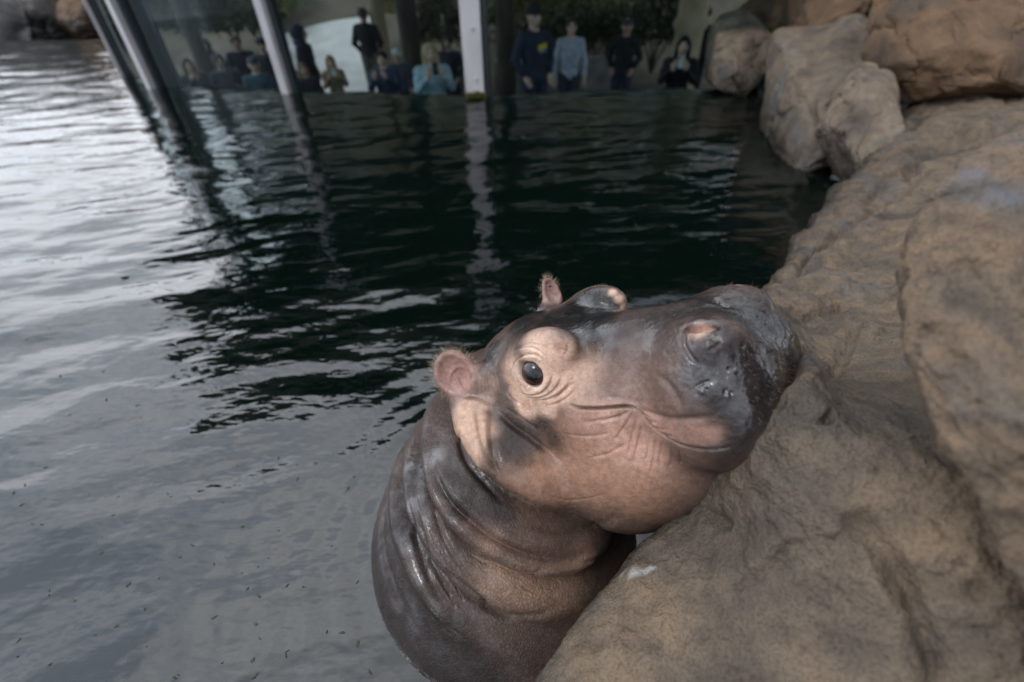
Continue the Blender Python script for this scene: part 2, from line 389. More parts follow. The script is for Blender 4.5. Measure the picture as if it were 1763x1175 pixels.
for i, (ww, dd) in sd_.items():
    a = GA[i]; d = GA[min(i+1, 6)]-GA[i-1]; yaw = math.atan2(d[1], d[0])
    front = np.array([math.sin(yaw), -math.cos(yaw)])
    pst = upright('post', *(a+front*.07), ww, dd, steel, 0 if i == 4 else yaw)
    rt = np.array([math.cos(yaw), math.sin(yaw)])
    upright('seal_strip', *(a+front*.03+rt*(ww/2+.035)), .055, .10, seal, yaw)
    if i == 4:
        for zz in (.18, .62, 1.06, 1.5):
            bmn = bmesh.new(); bmesh.ops.create_cone(bmn, cap_ends=True, segments=10, radius1=.018, radius2=.014, depth=.014)
            bmesh.ops.rotate(bmn, verts=bmn.verts, matrix=Matrix.Rotation(math.radians(90), 3, 'X'))
            bmesh.ops.translate(bmn, verts=bmn.verts, vec=(a[0]+.01, a[1]-.07-.078, zz))
            me = bpy.data.meshes.new('bolt'); bmn.to_mesh(me); bmn.free(); me.materials.append(steel)
            ob = bpy.data.objects.new('bolt', me); sc.collection.objects.link(ob); ob.parent = pst
    if i == 1:
        upright('post', a[0]-.42, a[1]+.60, .05, .10, steel, yaw)
upright('seal_strip', GA[2][0]+.20, GA[2][1]-.02, .16, .08, seal, 0)
# moss at the foot of the thick post
moss_m = simple('moss', (.10, .095, .02), .95, var=.5, scale=60)
mv, mf = [], []
for k in range(700):
    x = GA[4][0]+rng.uniform(-.10, .10); y = GA[4][1]-.145+rng.uniform(-.03, .01); z = rng.uniform(-.02, .06)*(1-abs(x-GA[4][0])*3)
    a = rng.normal(size=3)*.012; b = rng.normal(size=3)*.012; i0 = len(mv); mv += [(x, y, z), (x+a[0], y+a[1], z+a[2]), (x+b[0], y+b[1], z+b[2]+.008)]; mf.append((i0, i0+1, i0+2))
o = mesh_obj('moss_tuft', mv, mf, moss_m); tag(o, 'small yellow green moss tuft at the waterline of the thick pale post', 'moss', kind='stuff')

# ------------------------------------------------------------------ posts and trunks behind the glass
bark = N('bark'); t = bark.tex('Noise', 5, detail=6, stretch=(3, 3, .6))
bark = bark.pbr(bark.ramp(t.outputs[0], [(.3, (.022, .020, .015)), (.7, (.065, .056, .04))]), .9, 0, bark.bump(t.outputs[0], .8, .03))
tanm = N('tan_render'); t = tanm.tex('Noise', 4, detail=6)
tanm = tanm.pbr(tanm.ramp(t.outputs[0], [(.3, (.26, .20, .12)), (.7, (.38, .31, .20))]), .8)
def column(px, Y, r, mat, label, rings=(), name='column', zt=2.9, lean=0):
    rr = ray(px, 60); b = c_o+rr*(Y/rr[1]); zs = np.linspace(-1.25, zt, 40); nn = 20; V = []
    prof = r*(1+.05*np.sin(zs*3+px))
    for z0, hh, g in rings: prof = np.where(abs(zs-z0) < hh, r*g, prof)
    for z, q in zip(zs, prof):
        for k in range(nn):
            a = 2*math.pi*k/nn; V.append((b[0]+lean*z+q*math.cos(a), Y+q*math.sin(a), z))
    Fc = [tuple(f) for f in grid_faces(40, nn, True)[:, ::-1].tolist()]+[tuple(range(nn))[::-1], tuple(range(39*nn, 40*nn))]
    o = mesh_obj(name, V, Fc, mat); tag(o, label, 'column'); return o
column(655, 10.5, .14, tanm, 'slim brown column behind the man on the pale path', name='column')
column(705, 9.8, .17, bark, 'dark timber column behind the blonde visitor')
column(870, 8.9, .15, bark, 'dark column just right of the thick pale post')
column(262, 9.5, .11, bark, 'broad greenish column behind the left end of the glass wall')
column(330, 9.0, .12, bark, 'slim dark column in the shadow at the left of the glass wall')
column(1186, 9.2, .24, tanm, 'tan column with a raised ring behind the woman with the white phone', rings=[(.26, .07, 1.22)])

# ------------------------------------------------------------------ planting on the bank behind
def leafy(name, centre, rad, nleaf, size, mats, label, cat='bush', blade=False, group=None):
    root = empty(name, centre, label, cat, group); V, Fq = [], []
    c = np.array(centre); r = np.array(rad)
    for k in range(nleaf):
        d = rng.normal(size=3); d /= np.linalg.norm(d); d[2] = abs(d[2])*1.1-.15
        q = c+d*r*rng.uniform(.55, 1.05)*(1+.3*math.sin(d[0]*7+d[1]*5+c[0]))
        if blade:
            q = c+np.array([rng.uniform(-1, 1)*r[0], rng.uniform(-1, 1)*r[1], 0]); e = np.array([rng.normal()*.35, rng.normal()*.35, 1.])*r[2]*rng.uniform(.6, 1.1); s = np.array([size, 0, 0])
            i0 = len(V); V += [q-s, q+s, q+e]; Fq.append((i0, i0+1, i0+2)); continue
        a = rng.normal(size=3); a = a/np.linalg.norm(a)*size*rng.uniform(.6, 1.3); b = np.cross(a, rng.normal(size=3)); b = b/np.linalg.norm(b)*size*.5
        i0 = len(V); V += [q-a, q+b, q+a, q-b]; Fq.append((i0, i0+1, i0+2, i0+3))
    o = mesh_obj('foliage', V, Fq, mats, smooth=False); to_parent(o, root)
    V = []
    for k in range(5):
        a = c+np.array([0, 0, -r[2]*.4-.2]); b = c+np.array([rng.normal()*.4*r[0], rng.normal()*.4*r[1], r[2]*.6])
        for tt, w_ in ((0, .03), (1, .008)):
            p = a+(b-a)*tt
            for m_ in range(5): an = m_*2*math.pi/5; V.append((p[0]+w_*math.cos(an), p[1]+w_*math.sin(an), p[2]))
    Fs = [];
    for k in range(5): Fs += (grid_faces(2, 5, True)+k*10).tolist()
    o = mesh_obj('stem', V, Fs, bark); to_parent(o, root)
    return root
def leafmat(name, a, b):
    n = N(name); t = n.tex('Noise', 3.5); return n.pbr(n.ramp(t.outputs[0], [(.3, a), (.7, b)]), .7)
lg = leafmat('leaf_green', (.045, .07, .02), (.10, .13, .035)); ly = leafmat('leaf_yellow', (.17, .15, .05), (.30, .26, .10)); ld = leafmat('leaf_dark', (.02, .032, .014), (.05, .065, .028)); lt = leafmat('dry_grass', (.24, .19, .11), (.42, .34, .20))
BU = [(330, 25, 12.0, (1.5, .7, 1.3), ld, 'large dark bush behind the left part of the crowd', 0),
      (250, 40, 11.0, (.9, .6, 1.2), ld, 'dark bush beside the broad greenish column', 0),
      (400, 45, 13.0, (.9, .5, .8), ld, 'dark low bush behind the taller person of the crowd', 0),
      (1000, 62, 11.6, (1.6, .4, .5), ld, 'long low dark hedge behind the planter wall', 0),
      (420, 5, 14.5, (1.3, .9, 1.3), lg, 'grey green bush behind the dark crowd left of the second post', 0),
      (475, 20, 16, (.5, .5, 1.6), ly, 'narrow yellow green shrub beside the second post', 0),
      (720, 5, 12.6, (.9, .6, 1.2), ly, 'yellow green bush above the blonde visitor', 0),
      (765, 60, 12.0, (.9, .6, .9), ld, 'dark low bush left of the thick pale post', 0),
      (890, 30, 13.5, (1.3, .8, 1.4), lg, 'olive bush behind the man in the beanie', 0),
      (960, 15, 14.0, (1.1, .8, 1.2), ly, 'pale yellow grassy clump above the visitor in the grey hoodie', 1),
      (1035, 70, 12.5, (1.0, .6, .9), lg, 'green bush between the grey hoodie and the far dark visitor', 0),
      (1040, 0, 14.8, (1.3, .8, 1.3), ly, 'tall yellow green bush high between hoodie and hat visitor', 0),
      (1130, 60, 11.6, (.8, .5, 1.3), ld, 'very dark bush right of the visitor in a dark hat', 0),
      (610, 10, 19.5, (2.0, .8, .9), lt, 'dry tan grasses on the bank above the pale path', 1),
      (520, 5, 20.5, (2.2, .8, 1.0), lt, 'brown dry grasses at the top end of the pale path', 1),
      (585, 25, 18.8, (.45, .4, .35), ld, 'small round dark shrub at the edge of the pale path', 0)]
for px, py, Y, r, m_, lb, bl in BU:
    rr = ray(px, py); q = c_o+rr*(Y/rr[1])
    leafy('ornamental_grass' if bl else 'bush', q, r, 2600, .012 if bl else .055, m_, lb, 'grass' if bl else 'bush', bool(bl))
# trees added out of view behind the bank, to darken the pool's reflection
TL = ['olive tree on the bank just beyond the head of the pale path', 'dry brown tree above the blonde visitor', 'dark tree high behind the thick pale post', 'olive tree far behind the hoodie visitor', 'yellowish tree at the right beyond the tan column']
for k, (x, y, s) in enumerate([(-11.0, 25, 3.2), (-4.5, 24, 3.6), (2.0, 24, 3.6), (8, 23.5, 3.6), (14, 23, 3.8)]):
    tr_ = leafy('tree', (x, y, 6.6), (s, s*.6, 3.0), 5200, .17, [ld, lg, ld, lg, ly][k], TL[k], 'tree'); V = []
    for z, rw in ((3.4, .28), (4.8, .2), (7.2, .12)):
        for a in range(8): V.append((x+rw*math.cos(a*math.pi/4), y+rw*math.sin(a*math.pi/4), z))
    to_parent(mesh_obj('trunk', V, grid_faces(3, 8, True), bark), tr_)
# planter walls and litter of pale things in the shade behind the visitors
stone_w = simple('planter_stone', (.20, .19, .18), .9, var=.35, scale=5, bump=.02)
for (x0, x1, y, zt, lb) in ((-.2, 2.6, 10.9, -.45, 'low grey planter wall behind the hoodie visitor'), (-1.7, -.35, 10.2, -.42, 'low planter wall behind the blonde visitor')):
    v, f = box((x0, y, -1.2), (x1, y+.35, zt)); o = mesh_obj('planter_wall', v, f, stone_w, smooth=False); bevel_obj(o, .02); tag(o, lb, 'planter')

# dark flecks added on the near water, for dark reflections among the ripples
dm = simple('floating_bit', (.035, .045, .015), .8, var=.5, scale=80); dv, df_ = [], []
for k in range(90):
    q = W(rng.uniform(20, 640), rng.uniform(560, 1170)); 
    if math.hypot(q[0]+.035, q[1]-.6) < .36: continue
    if rng.uniform() < .5: q = q+np.array([.04, .02, 0])*math.sin(k)
    z = waves(np.array([q[0]]), np.array([q[1]]))[0]+.001; a0 = rng.uniform(0, 6.28); rr0 = rng.uniform(.0012, .0042); i0 = len(dv)
    for m_ in range(6):
        an = m_*math.pi/3; x, y = rr0*math.cos(an)*rng.uniform(.9, 2.6), rr0*math.sin(an)*rng.uniform(.4, .9)
        dv.append((q[0]+x*math.cos(a0)-y*math.sin(a0), q[1]+x*math.sin(a0)+y*math.cos(a0), z+rng.uniform(0, .0006)))
    df_.append(tuple(range(i0, i0+6)))
o = mesh_obj('floating_debris', dv, df_, dm, smooth=False); tag(o, 'tiny dark bits of leaf and algae floating left of the hippo', 'debris', kind='stuff')

# ------------------------------------------------------------------ rocks
def to_world_pt(q): return np.array([.125, .649, .506])+np.asarray(q)@np.array([[.711, -.515, .479], [.614, .787, -.066], [-.343, .341, .876]])
def rock_mat(name, cols, sc1=3.0, bumps=1.0, grain=170, wet=True):
    n = N(name)
    t1 = n.tex('Noise', sc1, detail=8); t2 = n.tex('Noise', sc1*5.3, detail=8); t3 = n.tex('Noise', grain, detail=4); t4 = n.tex('Voronoi', grain*.55)
    t6 = n.tex('Noise', sc1*2.1, detail=6, stretch=(1.6, .5, 1.6))
    c = n.ramp(t1.outputs[0], [(.33, cols[0]), (.45, cols[1]), (.54, cols[2]), (.66, cols[3])])
    c = n.mixc(n.ramp(t6.outputs[0], [(.45, (0, 0, 0)), (.65, (.55, .55, .55))]), c, cols[1], 'MIX')
    c = n.mixc(.65, c, n.ramp(t2.outputs[0], [(.30, (.52, .5, .5)), (.5, (.95, .95, .95)), (.72, (1.3, 1.25, 1.2))]), 'MULTIPLY')
    c = n.mixc(.75, c, n.ramp(t3.outputs[0], [(.32, (.6, .59, .58)), (.5, (1, 1, 1)), (.70, (1.3, 1.28, 1.25))]), 'MULTIPLY')
    sp = n.ramp(t4.outputs['Distance'], [(.0, (.35, .33, .32)), (.22, (1, 1, 1))])
    c = n.mixc(.35, c, sp, 'MULTIPLY')
    # wear and damp darkening near the waterline
    g = n.n('NewGeometry'); sx = n.n('SeparateXYZ'); n.l(g.outputs['Position'], sx.inputs[0])
    wz = n.math('ADD', sx.outputs[2], n.math('MULTIPLY', t1.outputs[0], .12))
    wetf = n.ramp(wz, [(.10, (1, 1, 1)), (.40, (0, 0, 0))])
    c = n.mixc(wetf, c, n.mixc(1.0, c, (.20, .19, .17), 'MULTIPLY'))
    da = n.n('Attribute', attribute_name='damp'); bl = n.n('Attribute', attribute_name='blue')
    c = n.mixc(da.outputs['Fac'], c, n.mixc(1.0, c, (.36, .36, .35), 'MULTIPLY')); c = n.mixc(bl.outputs['Fac'], c, (.12, .13, .17)); li = n.n('Attribute', attribute_name='lime'); c = n.mixc(n.math('MULTIPLY', li.outputs['Fac'], .7), c, (.40, .40, .38))
    wetf = n.math('MAXIMUM', wetf, da.outputs['Fac'])
    rough = n.math('SUBTRACT', .88, n.math('MULTIPLY', wetf, .40))
    nr = n.bump(t2.outputs[0], .9*bumps, .028); nr = n.bump(t3.outputs[0], .55*bumps, .004, nr)
    return n.pbr(c, rough, 0, nr)
tan_rock = rock_mat('tan_rock', [(.055, .042, .033), (.13, .10, .075), (.19, .145, .10), (.11, .105, .098)])
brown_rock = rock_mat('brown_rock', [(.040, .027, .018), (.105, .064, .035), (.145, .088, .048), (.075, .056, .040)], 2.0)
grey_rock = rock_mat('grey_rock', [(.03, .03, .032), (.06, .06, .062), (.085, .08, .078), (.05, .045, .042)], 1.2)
near_rock = rock_mat('near_rock', [(.055, .042, .032), (.125, .093, .064), (.165, .112, .070), (.105, .094, .082)], 9.0, 1.0, 320)
bank_rock = rock_mat('bank_rock', [(.052, .041, .031), (.115, .087, .061), (.158, .111, .070), (.100, .088, .075)], 5.0, 1.0, 260)

def rough_up(V, F, amp, s, cracks=None, seed=0, fine=1.0):
    N_ = normals(V, F); q = V*s+seed
    d = amp*(fbm(q, 3)+.7*fbm(q*2.3+9, 4, True)*.6)
    st = fbm(np.c_[V[:, 0]*s*1.3+V[:, 1]*s*.9, V[:, 1]*s*.5, V[:, 2]*s*4.5]+seed+50, 3)
    d = d+amp*.45*np.abs(st)+amp*.10*fine*fbm(q*14, 3)
    return V+N_*d[:, None]
def cracks(V, s, w, dep, seed):
    n1 = noise(V*s+seed)+.35*noise(V*s*2.7+seed+4)+.12*noise(V*s*9+seed); g = np.clip(noise(V*s*.9+seed+31)*3+.45, 0, 1)
    return -dep*g*(np.exp(-(n1/w)**2)+.35*np.exp(-(n1/(w*4))**2))
def outline_rock(name, pts, mat, label, thick=.5, nu=130, nv=170, amp=.03, s=2.0, seed=0, power=.55, facets=14, hard=.9, crack=1.0, grow=1.07):
    """a solid boulder: closed outline of (x, y, depth), swollen front and back by its real thickness, chiselled flat by planes"""
    mx_, my_ = np.mean([p[0] for p in pts]), np.mean([p[1] for p in pts]); P3 = np.array([P(mx_+(p[0]-mx_)*grow, my_+(p[1]-my_)*grow, p[2]) for p in pts]); O = catmull(P3, nv, True); c = P3.mean(0)
    vd = c_o-c; vd /= np.linalg.norm(vd)
    ph = np.linspace(0.02, math.pi-.02, nu); V = []
    rs = np.random.RandomState(seed+3)
    for a in ph:
        k = math.sin(a)**power; V.append(c+(O-c)*k+vd*(math.copysign(abs(math.cos(a))**.8, math.cos(a))*thick))
    V = np.concatenate(V)
    for _ in range(facets):
        nrm = vd*rs.uniform(.35, 1)+rs.normal(size=3)*.6; nrm /= np.linalg.norm(nrm)
        h = ((V-c)@nrm)+.010*fbm(V*6+_, 2); lim = np.percentile(h, rs.uniform(80, 93)); ov = np.maximum(h-lim, 0); V = V-ov[:, None]*nrm*hard
    Fa = grid_faces(nu, nv, True); n_ = normals(V, Fa)
    if ((V-c)*n_).sum() < 0: Fa = Fa[:, ::-1]; n_ = -n_
    sz = np.linalg.norm(P3-c, axis=1).mean()
    d = cracks(V, 1.6/sz, .035, .055*sz*crack, seed*3.1)+cracks(V, 4.2/sz, .04, .018*sz*crack, seed*5.3+9)
    V = rough_up(V+n_*d[:, None], Fa, amp, s, seed=seed*7.7)
    o = mesh_obj(name, V, [tuple(f) for f in Fa.tolist()]+[tuple(range(nv))[::-1], tuple(range((nu-1)*nv, nu*nv))], mat)
    attr(o, 'damp', np.zeros(len(V))); attr(o, 'blue', np.zeros(len(V)))
    tag(o, label, 'rock'); return o

# main slab the hippo rests on
cols = [
 [(860, 1300, .60), (1000, 1400, .50), (1200, 1500, .42), (1500, 1800, .36), (2300, 2000, .34)],
 [(930, 1175, .64), (1100, 1250, .53), (1300, 1350, .44), (1600, 1600, .37), (2300, 1800, .34)],
 [(1062, 992, .74), (1180, 1080, .58), (1380, 1200, .47), (1700, 1400, .38), (2300, 1600, .34)],
 [(1168, 890, .79), (1250, 960, .60), (1450, 1100, .47), (1800, 1250, .39), (2300, 1400, .34)],
 [(1238, 800, .67), (1330, 890, .55), (1520, 1000, .46), (1850, 1120, .39), (2300, 1250, .34)],
 [(1318, 712, .615), (1400, 790, .53), (1580, 880, .46), (1850, 980, .40), (2300, 1100, .35)],
 [(1372, 632, .66), (1450, 700, .58), (1610, 770, .50), (1880, 850, .44), (2300, 950, .37)],
 [(1318, 522, 1.12), (1430, 590, .92), (1620, 640, .68), (1900, 700, .52), (2300, 760, .42)],
 [(1368, 445, 1.50), (1480, 500, 1.18), (1660, 540, .86), (1950, 570, .62), (2350, 600, .5)],
 [(1425, 352, 1.95), (1540, 410, 1.48), (1720, 450, 1.08), (2000, 470, .78), (2400, 480, .6)],
 [(1480, 300, 2.35), (1610, 335, 1.75), (1800, 370, 1.3), (2080, 390, .95), (2450, 400, .75)],
 [(1568, 192, 2.9), (1700, 262, 2.1), (1900, 300, 1.55), (2150, 320, 1.15), (2500, 330, .9)],
 [(1700, 92, 3.3), (1850, 200, 2.5), (2050, 240, 1.9), (2300, 260, 1.4), (2600, 270, 1.1)],
 [(1850, 30, 3.8), (2000, 140, 3.0), (2200, 180, 2.3), (2400, 200, 1.7), (2700, 210, 1.3)]]
G = []
for col in cols:
    p = [P(*c) for c in col]; e = p[0]; inw = p[1]-p[0]; inw[2] = 0; inw /= np.linalg.norm(inw)
    G.append([e+inw*.25+np.array([0, 0, -e[2]-.9]), e+inw*.12+np.array([0, 0, -e[2]-.05]), e+inw*.045+np.array([0, 0, -e[2]*.45]), e]+p[1:]+[p[-1]+np.array([.3, -.2, -1.2])])
G = np.array(G); G1 = catmull(G, 520); G2 = catmull(np.swapaxes(G1, 0, 1), 340); V = np.swapaxes(G2, 0, 1).reshape(-1, 3)
F = grid_faces(520, 340); nn_ = normals(V, F)
if nn_[:, 2].mean() < 0: F = F[:, ::-1]
nn_ = normals(V, F)
sc_d = np.clip((np.linalg.norm(V-c_o, axis=1)-.3)/1.2, .35, 1.6)       # bumps are bigger on the far, craggier end
d = .030*sc_d*fbm(V*3.1+3, 3)+.022*sc_d*fbm(V*7+11, 4, True)*.6
q = np.c_[(V[:, 0]*.8+V[:, 1]*.6)*2.5, (V[:, 1]*.8-V[:, 0]*.6)*9, V[:, 2]*9]
far = np.clip((V[:, 1]-.45)/.8, 0, 1)
lay = fbm(q, 3); d += .030*far*(np.round(lay*4)/4*.6+lay*.4)                 # ledgy bedding on the far end
d += .0045*fbm(V*38, 4)+.0018*fbm(V*120, 2)
d += .0085*far*fbm(V*24+6, 4, True)+.004*far*fbm(V*np.array([90, 90, 90]), 2)
d += cracks(V, 2.4, .03, .035, 3.3)*np.clip(far*1.3, .0, 1)+cracks(V, 6.5, .035, .010, 8.1)*np.clip(far+.25, 0, 1)-.006*np.clip(noise(V*33+2)-.33, 0, 1)*8*np.clip(1-far, .3, 1)
def gouge(V, d, pts, wdt, dep):                          # a crack or pit along a pixel polyline on the slab
    pl = np.array(pts, float); best = np.full(len(V), 9e9)
    for a, b in zip(pl[:-1], pl[1:]):
        ab = b-a; L2 = ab@ab; px_ = np.stack(PXV, 1); t = np.clip(((px_-a)@ab)/L2, 0, 1); best = np.minimum(best, np.linalg.norm(px_-a-t[:, None]*ab, axis=1))
    return d-dep*np.exp(-(best/wdt)**2)
_v = V-c_o; _z = np.maximum(_v@c_f, .05); PXV = (881.5+FPX*(_v@c_r)/_z, 587.5-FPX*(_v@c_u)/_z)
d = gouge(V, d, [(1275, 1005), (1300, 995), (1330, 965), (1340, 968), (1352, 940), (1372, 936)], 9, .009)
d = gouge(V, d, [(1480, 905), (1530, 960), (1580, 1050), (1620, 1175)], 22, .022)
d = gouge(V, d, [(1530, 545), (1570, 545)], 26, .03)
d = gouge(V, d, [(1215, 880), (1245, 900)], 10, .008)
d = gouge(V, d, [(1375, 470), (1395, 440), (1450, 400), (1500, 370), (1560, 345)], 5, .030)
d = gouge(V, d, [(1440, 640), (1475, 560), (1540, 480)], 12, .016)
d = gouge(V, d, [(1380, 480), (1420, 455), (1470, 462)], 8, .03)
d = gouge(V, d, [(1560, 290), (1600, 255), (1680, 235), (1763, 225)], 9, .05)
d = gouge(V, d, [(1490, 350), (1530, 310), (1570, 300)], 7, .04)
V = V+nn_*d[:, None]
o = mesh_obj('rock_ledge', V, F, bank_rock)
row = np.tile(np.linspace(0, 8, 340), 520); colm = np.repeat(np.linspace(0, 13, 520), 340)
damp = np.exp(-np.maximum(row-3.0+.25*fbm(V*14, 3), 0)/.16)*np.where(colm < 6.5, 1, .9)
damp = np.maximum(damp, np.exp(-((colm-3.1)/1.1)**2)*np.exp(-(np.maximum(row-3.0, 0)/.42)**2)*.9)
_sn = np.linalg.norm(V-to_world_pt((.31, -.02, -.12)), axis=1); damp = np.maximum(damp, .9*np.exp(-(_sn/.17)**4))
attr(o, 'damp', np.clip(damp, 0, 1)); attr(o, 'blue', np.zeros(len(V)))
_l = np.zeros(len(V)); _nz = fbm(V*40, 3)
for px, py, r_ in ((1092, 990, 15), (1118, 984, 10)):
    _l = np.maximum(_l, .8*np.clip(1.5*np.exp(-(((PXV[0]-px)**2/2.2+(PXV[1]-py+.35*(PXV[0]-px))**2*2.6)/r_**2))*(1+2.4*_nz)-.5, 0, 1))
attr(o, 'lime', _l); tag(o, 'long sloping tan rock ledge that the hippo rests its chin on', 'rock')

outline_rock('boulder', [(1640, 292, .50), (1700, 268, .50), (1800, 235, .50), (2000, 260, .44), (2250, 500, .40), (2300, 900, .38), (2100, 1300, .34), (1850, 1330, .33), (1790, 1200, .33), (1740, 1050, .33), (1690, 860, .36), (1610, 690, .41), (1560, 560, .45), (1575, 400, .50), (1610, 330, .50)],
             near_rock, 'big blurred tan boulder closest to the viewer at the lower right', thick=.085, amp=.012, s=9, seed=5, power=.42, nu=170, nv=240, facets=4, crack=.6, grow=1.0)
R1 = bpy.context.scene.objects['boulder']; _n = len(R1.data.vertices); _c = np.zeros(_n*3, np.float32); R1.data.vertices.foreach_get('co', _c); _c = _c.reshape(-1, 3); _b = 0
for px, py, rr_ in ((1690, 300, 26), (1725, 290, 22), (1715, 335, 28), (1745, 350, 22), (1660, 300, 14)):
    _p = np.array(pixel(_c.T.T[0])) if False else None
    _v = _c-c_o; _z = np.maximum(_v@c_f, .05); _b = np.maximum(_b, np.exp(-(((881.5+FPX*(_v@c_r)/_z-px)**2+(587.5-FPX*(_v@c_u)/_z-py)**2)/rr_**2)**2))
R1.data.attributes['blue'].data.foreach_set('value', (_b*np.clip(.35+1.6*fbm(_c*26, 3), 0, 1)*.55).astype(np.float32))
outline_rock('boulder', [(1500, 105, 3.0), (1515, 20, 3.0), (1530, -90, 3.1), (1650, -160, 3.1), (1900, -150, 3.0), (2000, 0, 2.7), (1950, 180, 2.5), (1790, 210, 2.5), (1650, 175, 2.6), (1572, 182, 2.7), (1530, 140, 2.8)],
             brown_rock, 'large rust brown pitted boulder at the top right corner', thick=.38, amp=.03, s=2.2, seed=11, nu=150, nv=180, power=.4)
outline_rock('boulder', [(1418, 210, 3.1), (1450, 150, 3.1), (1500, 95, 3.05), (1530, 100, 3.0), (1560, 170, 2.9), (1580, 200, 2.8), (1540, 270, 2.6), (1490, 350, 2.45), (1440, 385, 2.4), (1425, 310, 2.7), (1408, 250, 2.9)],
             tan_rock, 'pale faceted tan rock wedged under the rust brown boulder', thick=.30, amp=.022, s=2.6, seed=23, power=.38)
outline_rock('boulder', [(1316, 235, 3.9), (1325, 165, 4.0), (1338, 70, 4.1), (1410, 60, 4.0), (1470, 40, 3.8), (1515, 70, 3.6), (1490, 110, 3.4), (1430, 170, 3.2), (1415, 260, 2.9), (1460, 350, 2.6), (1428, 400, 2.5), (1385, 352, 2.8), (1346, 290, 3.3)],
             tan_rock, 'upright tan rock wall dropping into the dark water', thick=.42, amp=.03, s=2.0, seed=31, power=.4)
outline_rock('boulder', [(1357, 40, 4.4), (1362, -60, 4.5), (1450, -110, 4.3), (1540, -80, 4.0), (1530, 0, 3.8), (1500, 60, 3.7), (1440, 62, 3.8), (1415, 80, 3.9), (1375, 100, 4.1), (1355, 90, 4.3)],
             brown_rock, 'brown overhanging rock above the upright tan rock wall', thick=.42, amp=.035, s=1.9, seed=41, power=.42)
outline_rock('boulder', [(1212, 95, 4.9), (1222, 60, 5.0), (1250, 32, 5.1), (1285, 28, 5.0), (1320, 60, 4.8), (1345, 90, 4.5), (1340, 150, 4.3), (1330, 182, 4.3), (1290, 172, 4.5), (1240, 150, 4.8), (1215, 125, 4.9)],
             tan_rock, 'rounded pale brown boulder nearest the glass wall', thick=.40, amp=.028, s=1.8, seed=53, power=.5)
outline_rock('boulder', [(1265, 28, 5.5), (1290, 5, 5.6), (1330, -30, 5.6), (1370, -20, 5.4), (1370, 60, 5.1), (1345, 80, 5.0), (1310, 60, 5.2), (1285, 40, 5.4)],
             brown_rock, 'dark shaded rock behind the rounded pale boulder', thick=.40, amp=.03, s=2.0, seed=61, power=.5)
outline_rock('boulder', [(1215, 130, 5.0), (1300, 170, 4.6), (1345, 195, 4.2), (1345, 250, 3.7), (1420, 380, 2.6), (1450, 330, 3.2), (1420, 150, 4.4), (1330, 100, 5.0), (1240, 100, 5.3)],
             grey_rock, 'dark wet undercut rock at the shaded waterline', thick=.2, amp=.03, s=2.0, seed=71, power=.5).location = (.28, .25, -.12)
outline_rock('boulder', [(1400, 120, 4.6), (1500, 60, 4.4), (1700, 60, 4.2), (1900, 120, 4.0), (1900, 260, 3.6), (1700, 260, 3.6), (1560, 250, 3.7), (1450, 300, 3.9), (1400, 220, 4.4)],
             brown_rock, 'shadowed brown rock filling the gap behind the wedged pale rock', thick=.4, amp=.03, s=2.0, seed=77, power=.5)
# left back rocks at the pool edge
outline_rock('boulder', [(-320, 100, 13), (-300, -200, 13.6), (-60, -260, 13.8), (60, -90, 13.6), (110, 40, 13.2), (120, 78, 12.6), (40, 92, 12.4)],
             grey_rock, 'dark grey rock at the far left edge of the pool', thick=1.0, amp=.12, s=.6, seed=83, power=.5)
outline_rock('boulder', [(85, -110, 13.6), (180, -210, 13.8), (280, -170, 14), (270, 40, 13.8), (200, 68, 13.2), (150, 76, 12.9), (118, 66, 13.0), (95, 20, 13.4)],
             brown_rock, 'tan brown rock behind the left end of the glass wall', thick=1.0, amp=.10, s=.7, seed=97, power=.5)

# ------------------------------------------------------------------ visitors behind the glass
POSE = {'down': [(.245, .01, 1.14), (.255, -.05, .90)], 'phone': [(.22, -.12, 1.18), (.085, -.30, 1.37)], 'pockets': [(.255, .03, 1.15), (.185, -.08, .97)], 'chin': [(.21, -.12, 1.16), (.06, -.16, 1.40)]}
def arm_pts(pose, s):
    e, w_ = POSE[pose]; return (s*.175, 0, 1.405), (s*e[0], e[1], e[2]), (s*w_[0], w_[1], w_[2])
def f_core(p, g=0.0):
    d = s_ell(p, (0, 0, 1.27), (.160+g, .105+g, .215+g)); d = smin(d, s_ell(p, (0, 0, 1.07), (.135+g, .098+g, .17)), .06)
    d = smin(d, s_ell(p, (0, .005, .93), (.158+g, .115+g, .115)), .06)
    return smin(d, s_cap(p, (-.145, 0, 1.40), (.145, 0, 1.40), .062+g, .062+g), .06)
def f_arms(p, pose, g=0.0, hands=True, cuff=1.0):
    d = np.full(len(p), 9.)
    for s in (-1, 1):
        a, e, w_ = [np.array(x) for x in arm_pts(pose, s)]; w2 = e+(w_-e)*cuff
        d = smin(d, s_cap(p, a, e, .050+g, .040+g), .03); d = smin(d, s_cap(p, e, w2, .040+g, .027+g), .02)
        if hands:
            f = (w_-e)/np.linalg.norm(w_-e); f = f if pose != 'phone' else np.array([-s*.25, -.25, .94]); f /= np.linalg.norm(f)
            sd2 = np.cross(f, (0, 1., 0)); sd2 /= np.linalg.norm(sd2)+1e-9; pc = w_+f*.05
            d = smin(d, s_cap(p, w_, w_+f*.075, .026, .034), .02)
            for k, (o_, L_) in enumerate([(-.028, .062), (-.010, .074), (.010, .070), (.028, .054)]):
                b = w_+f*.085+sd2*o_; m_ = b+f*L_*.55; curl = np.array([0, -.016, 0]); d = smin(d, s_cap(p, b, m_, .0095, .0085), .004); d = np.minimum(d, s_cap(p, m_, m_+f*L_*.42+curl, .0085, .007))
            tb = w_+f*.030+sd2*(-s*.026); d = smin(d, s_cap(p, tb, tb+sd2*(-s*.030)+f*.042, .012, .009), .006)
    return d
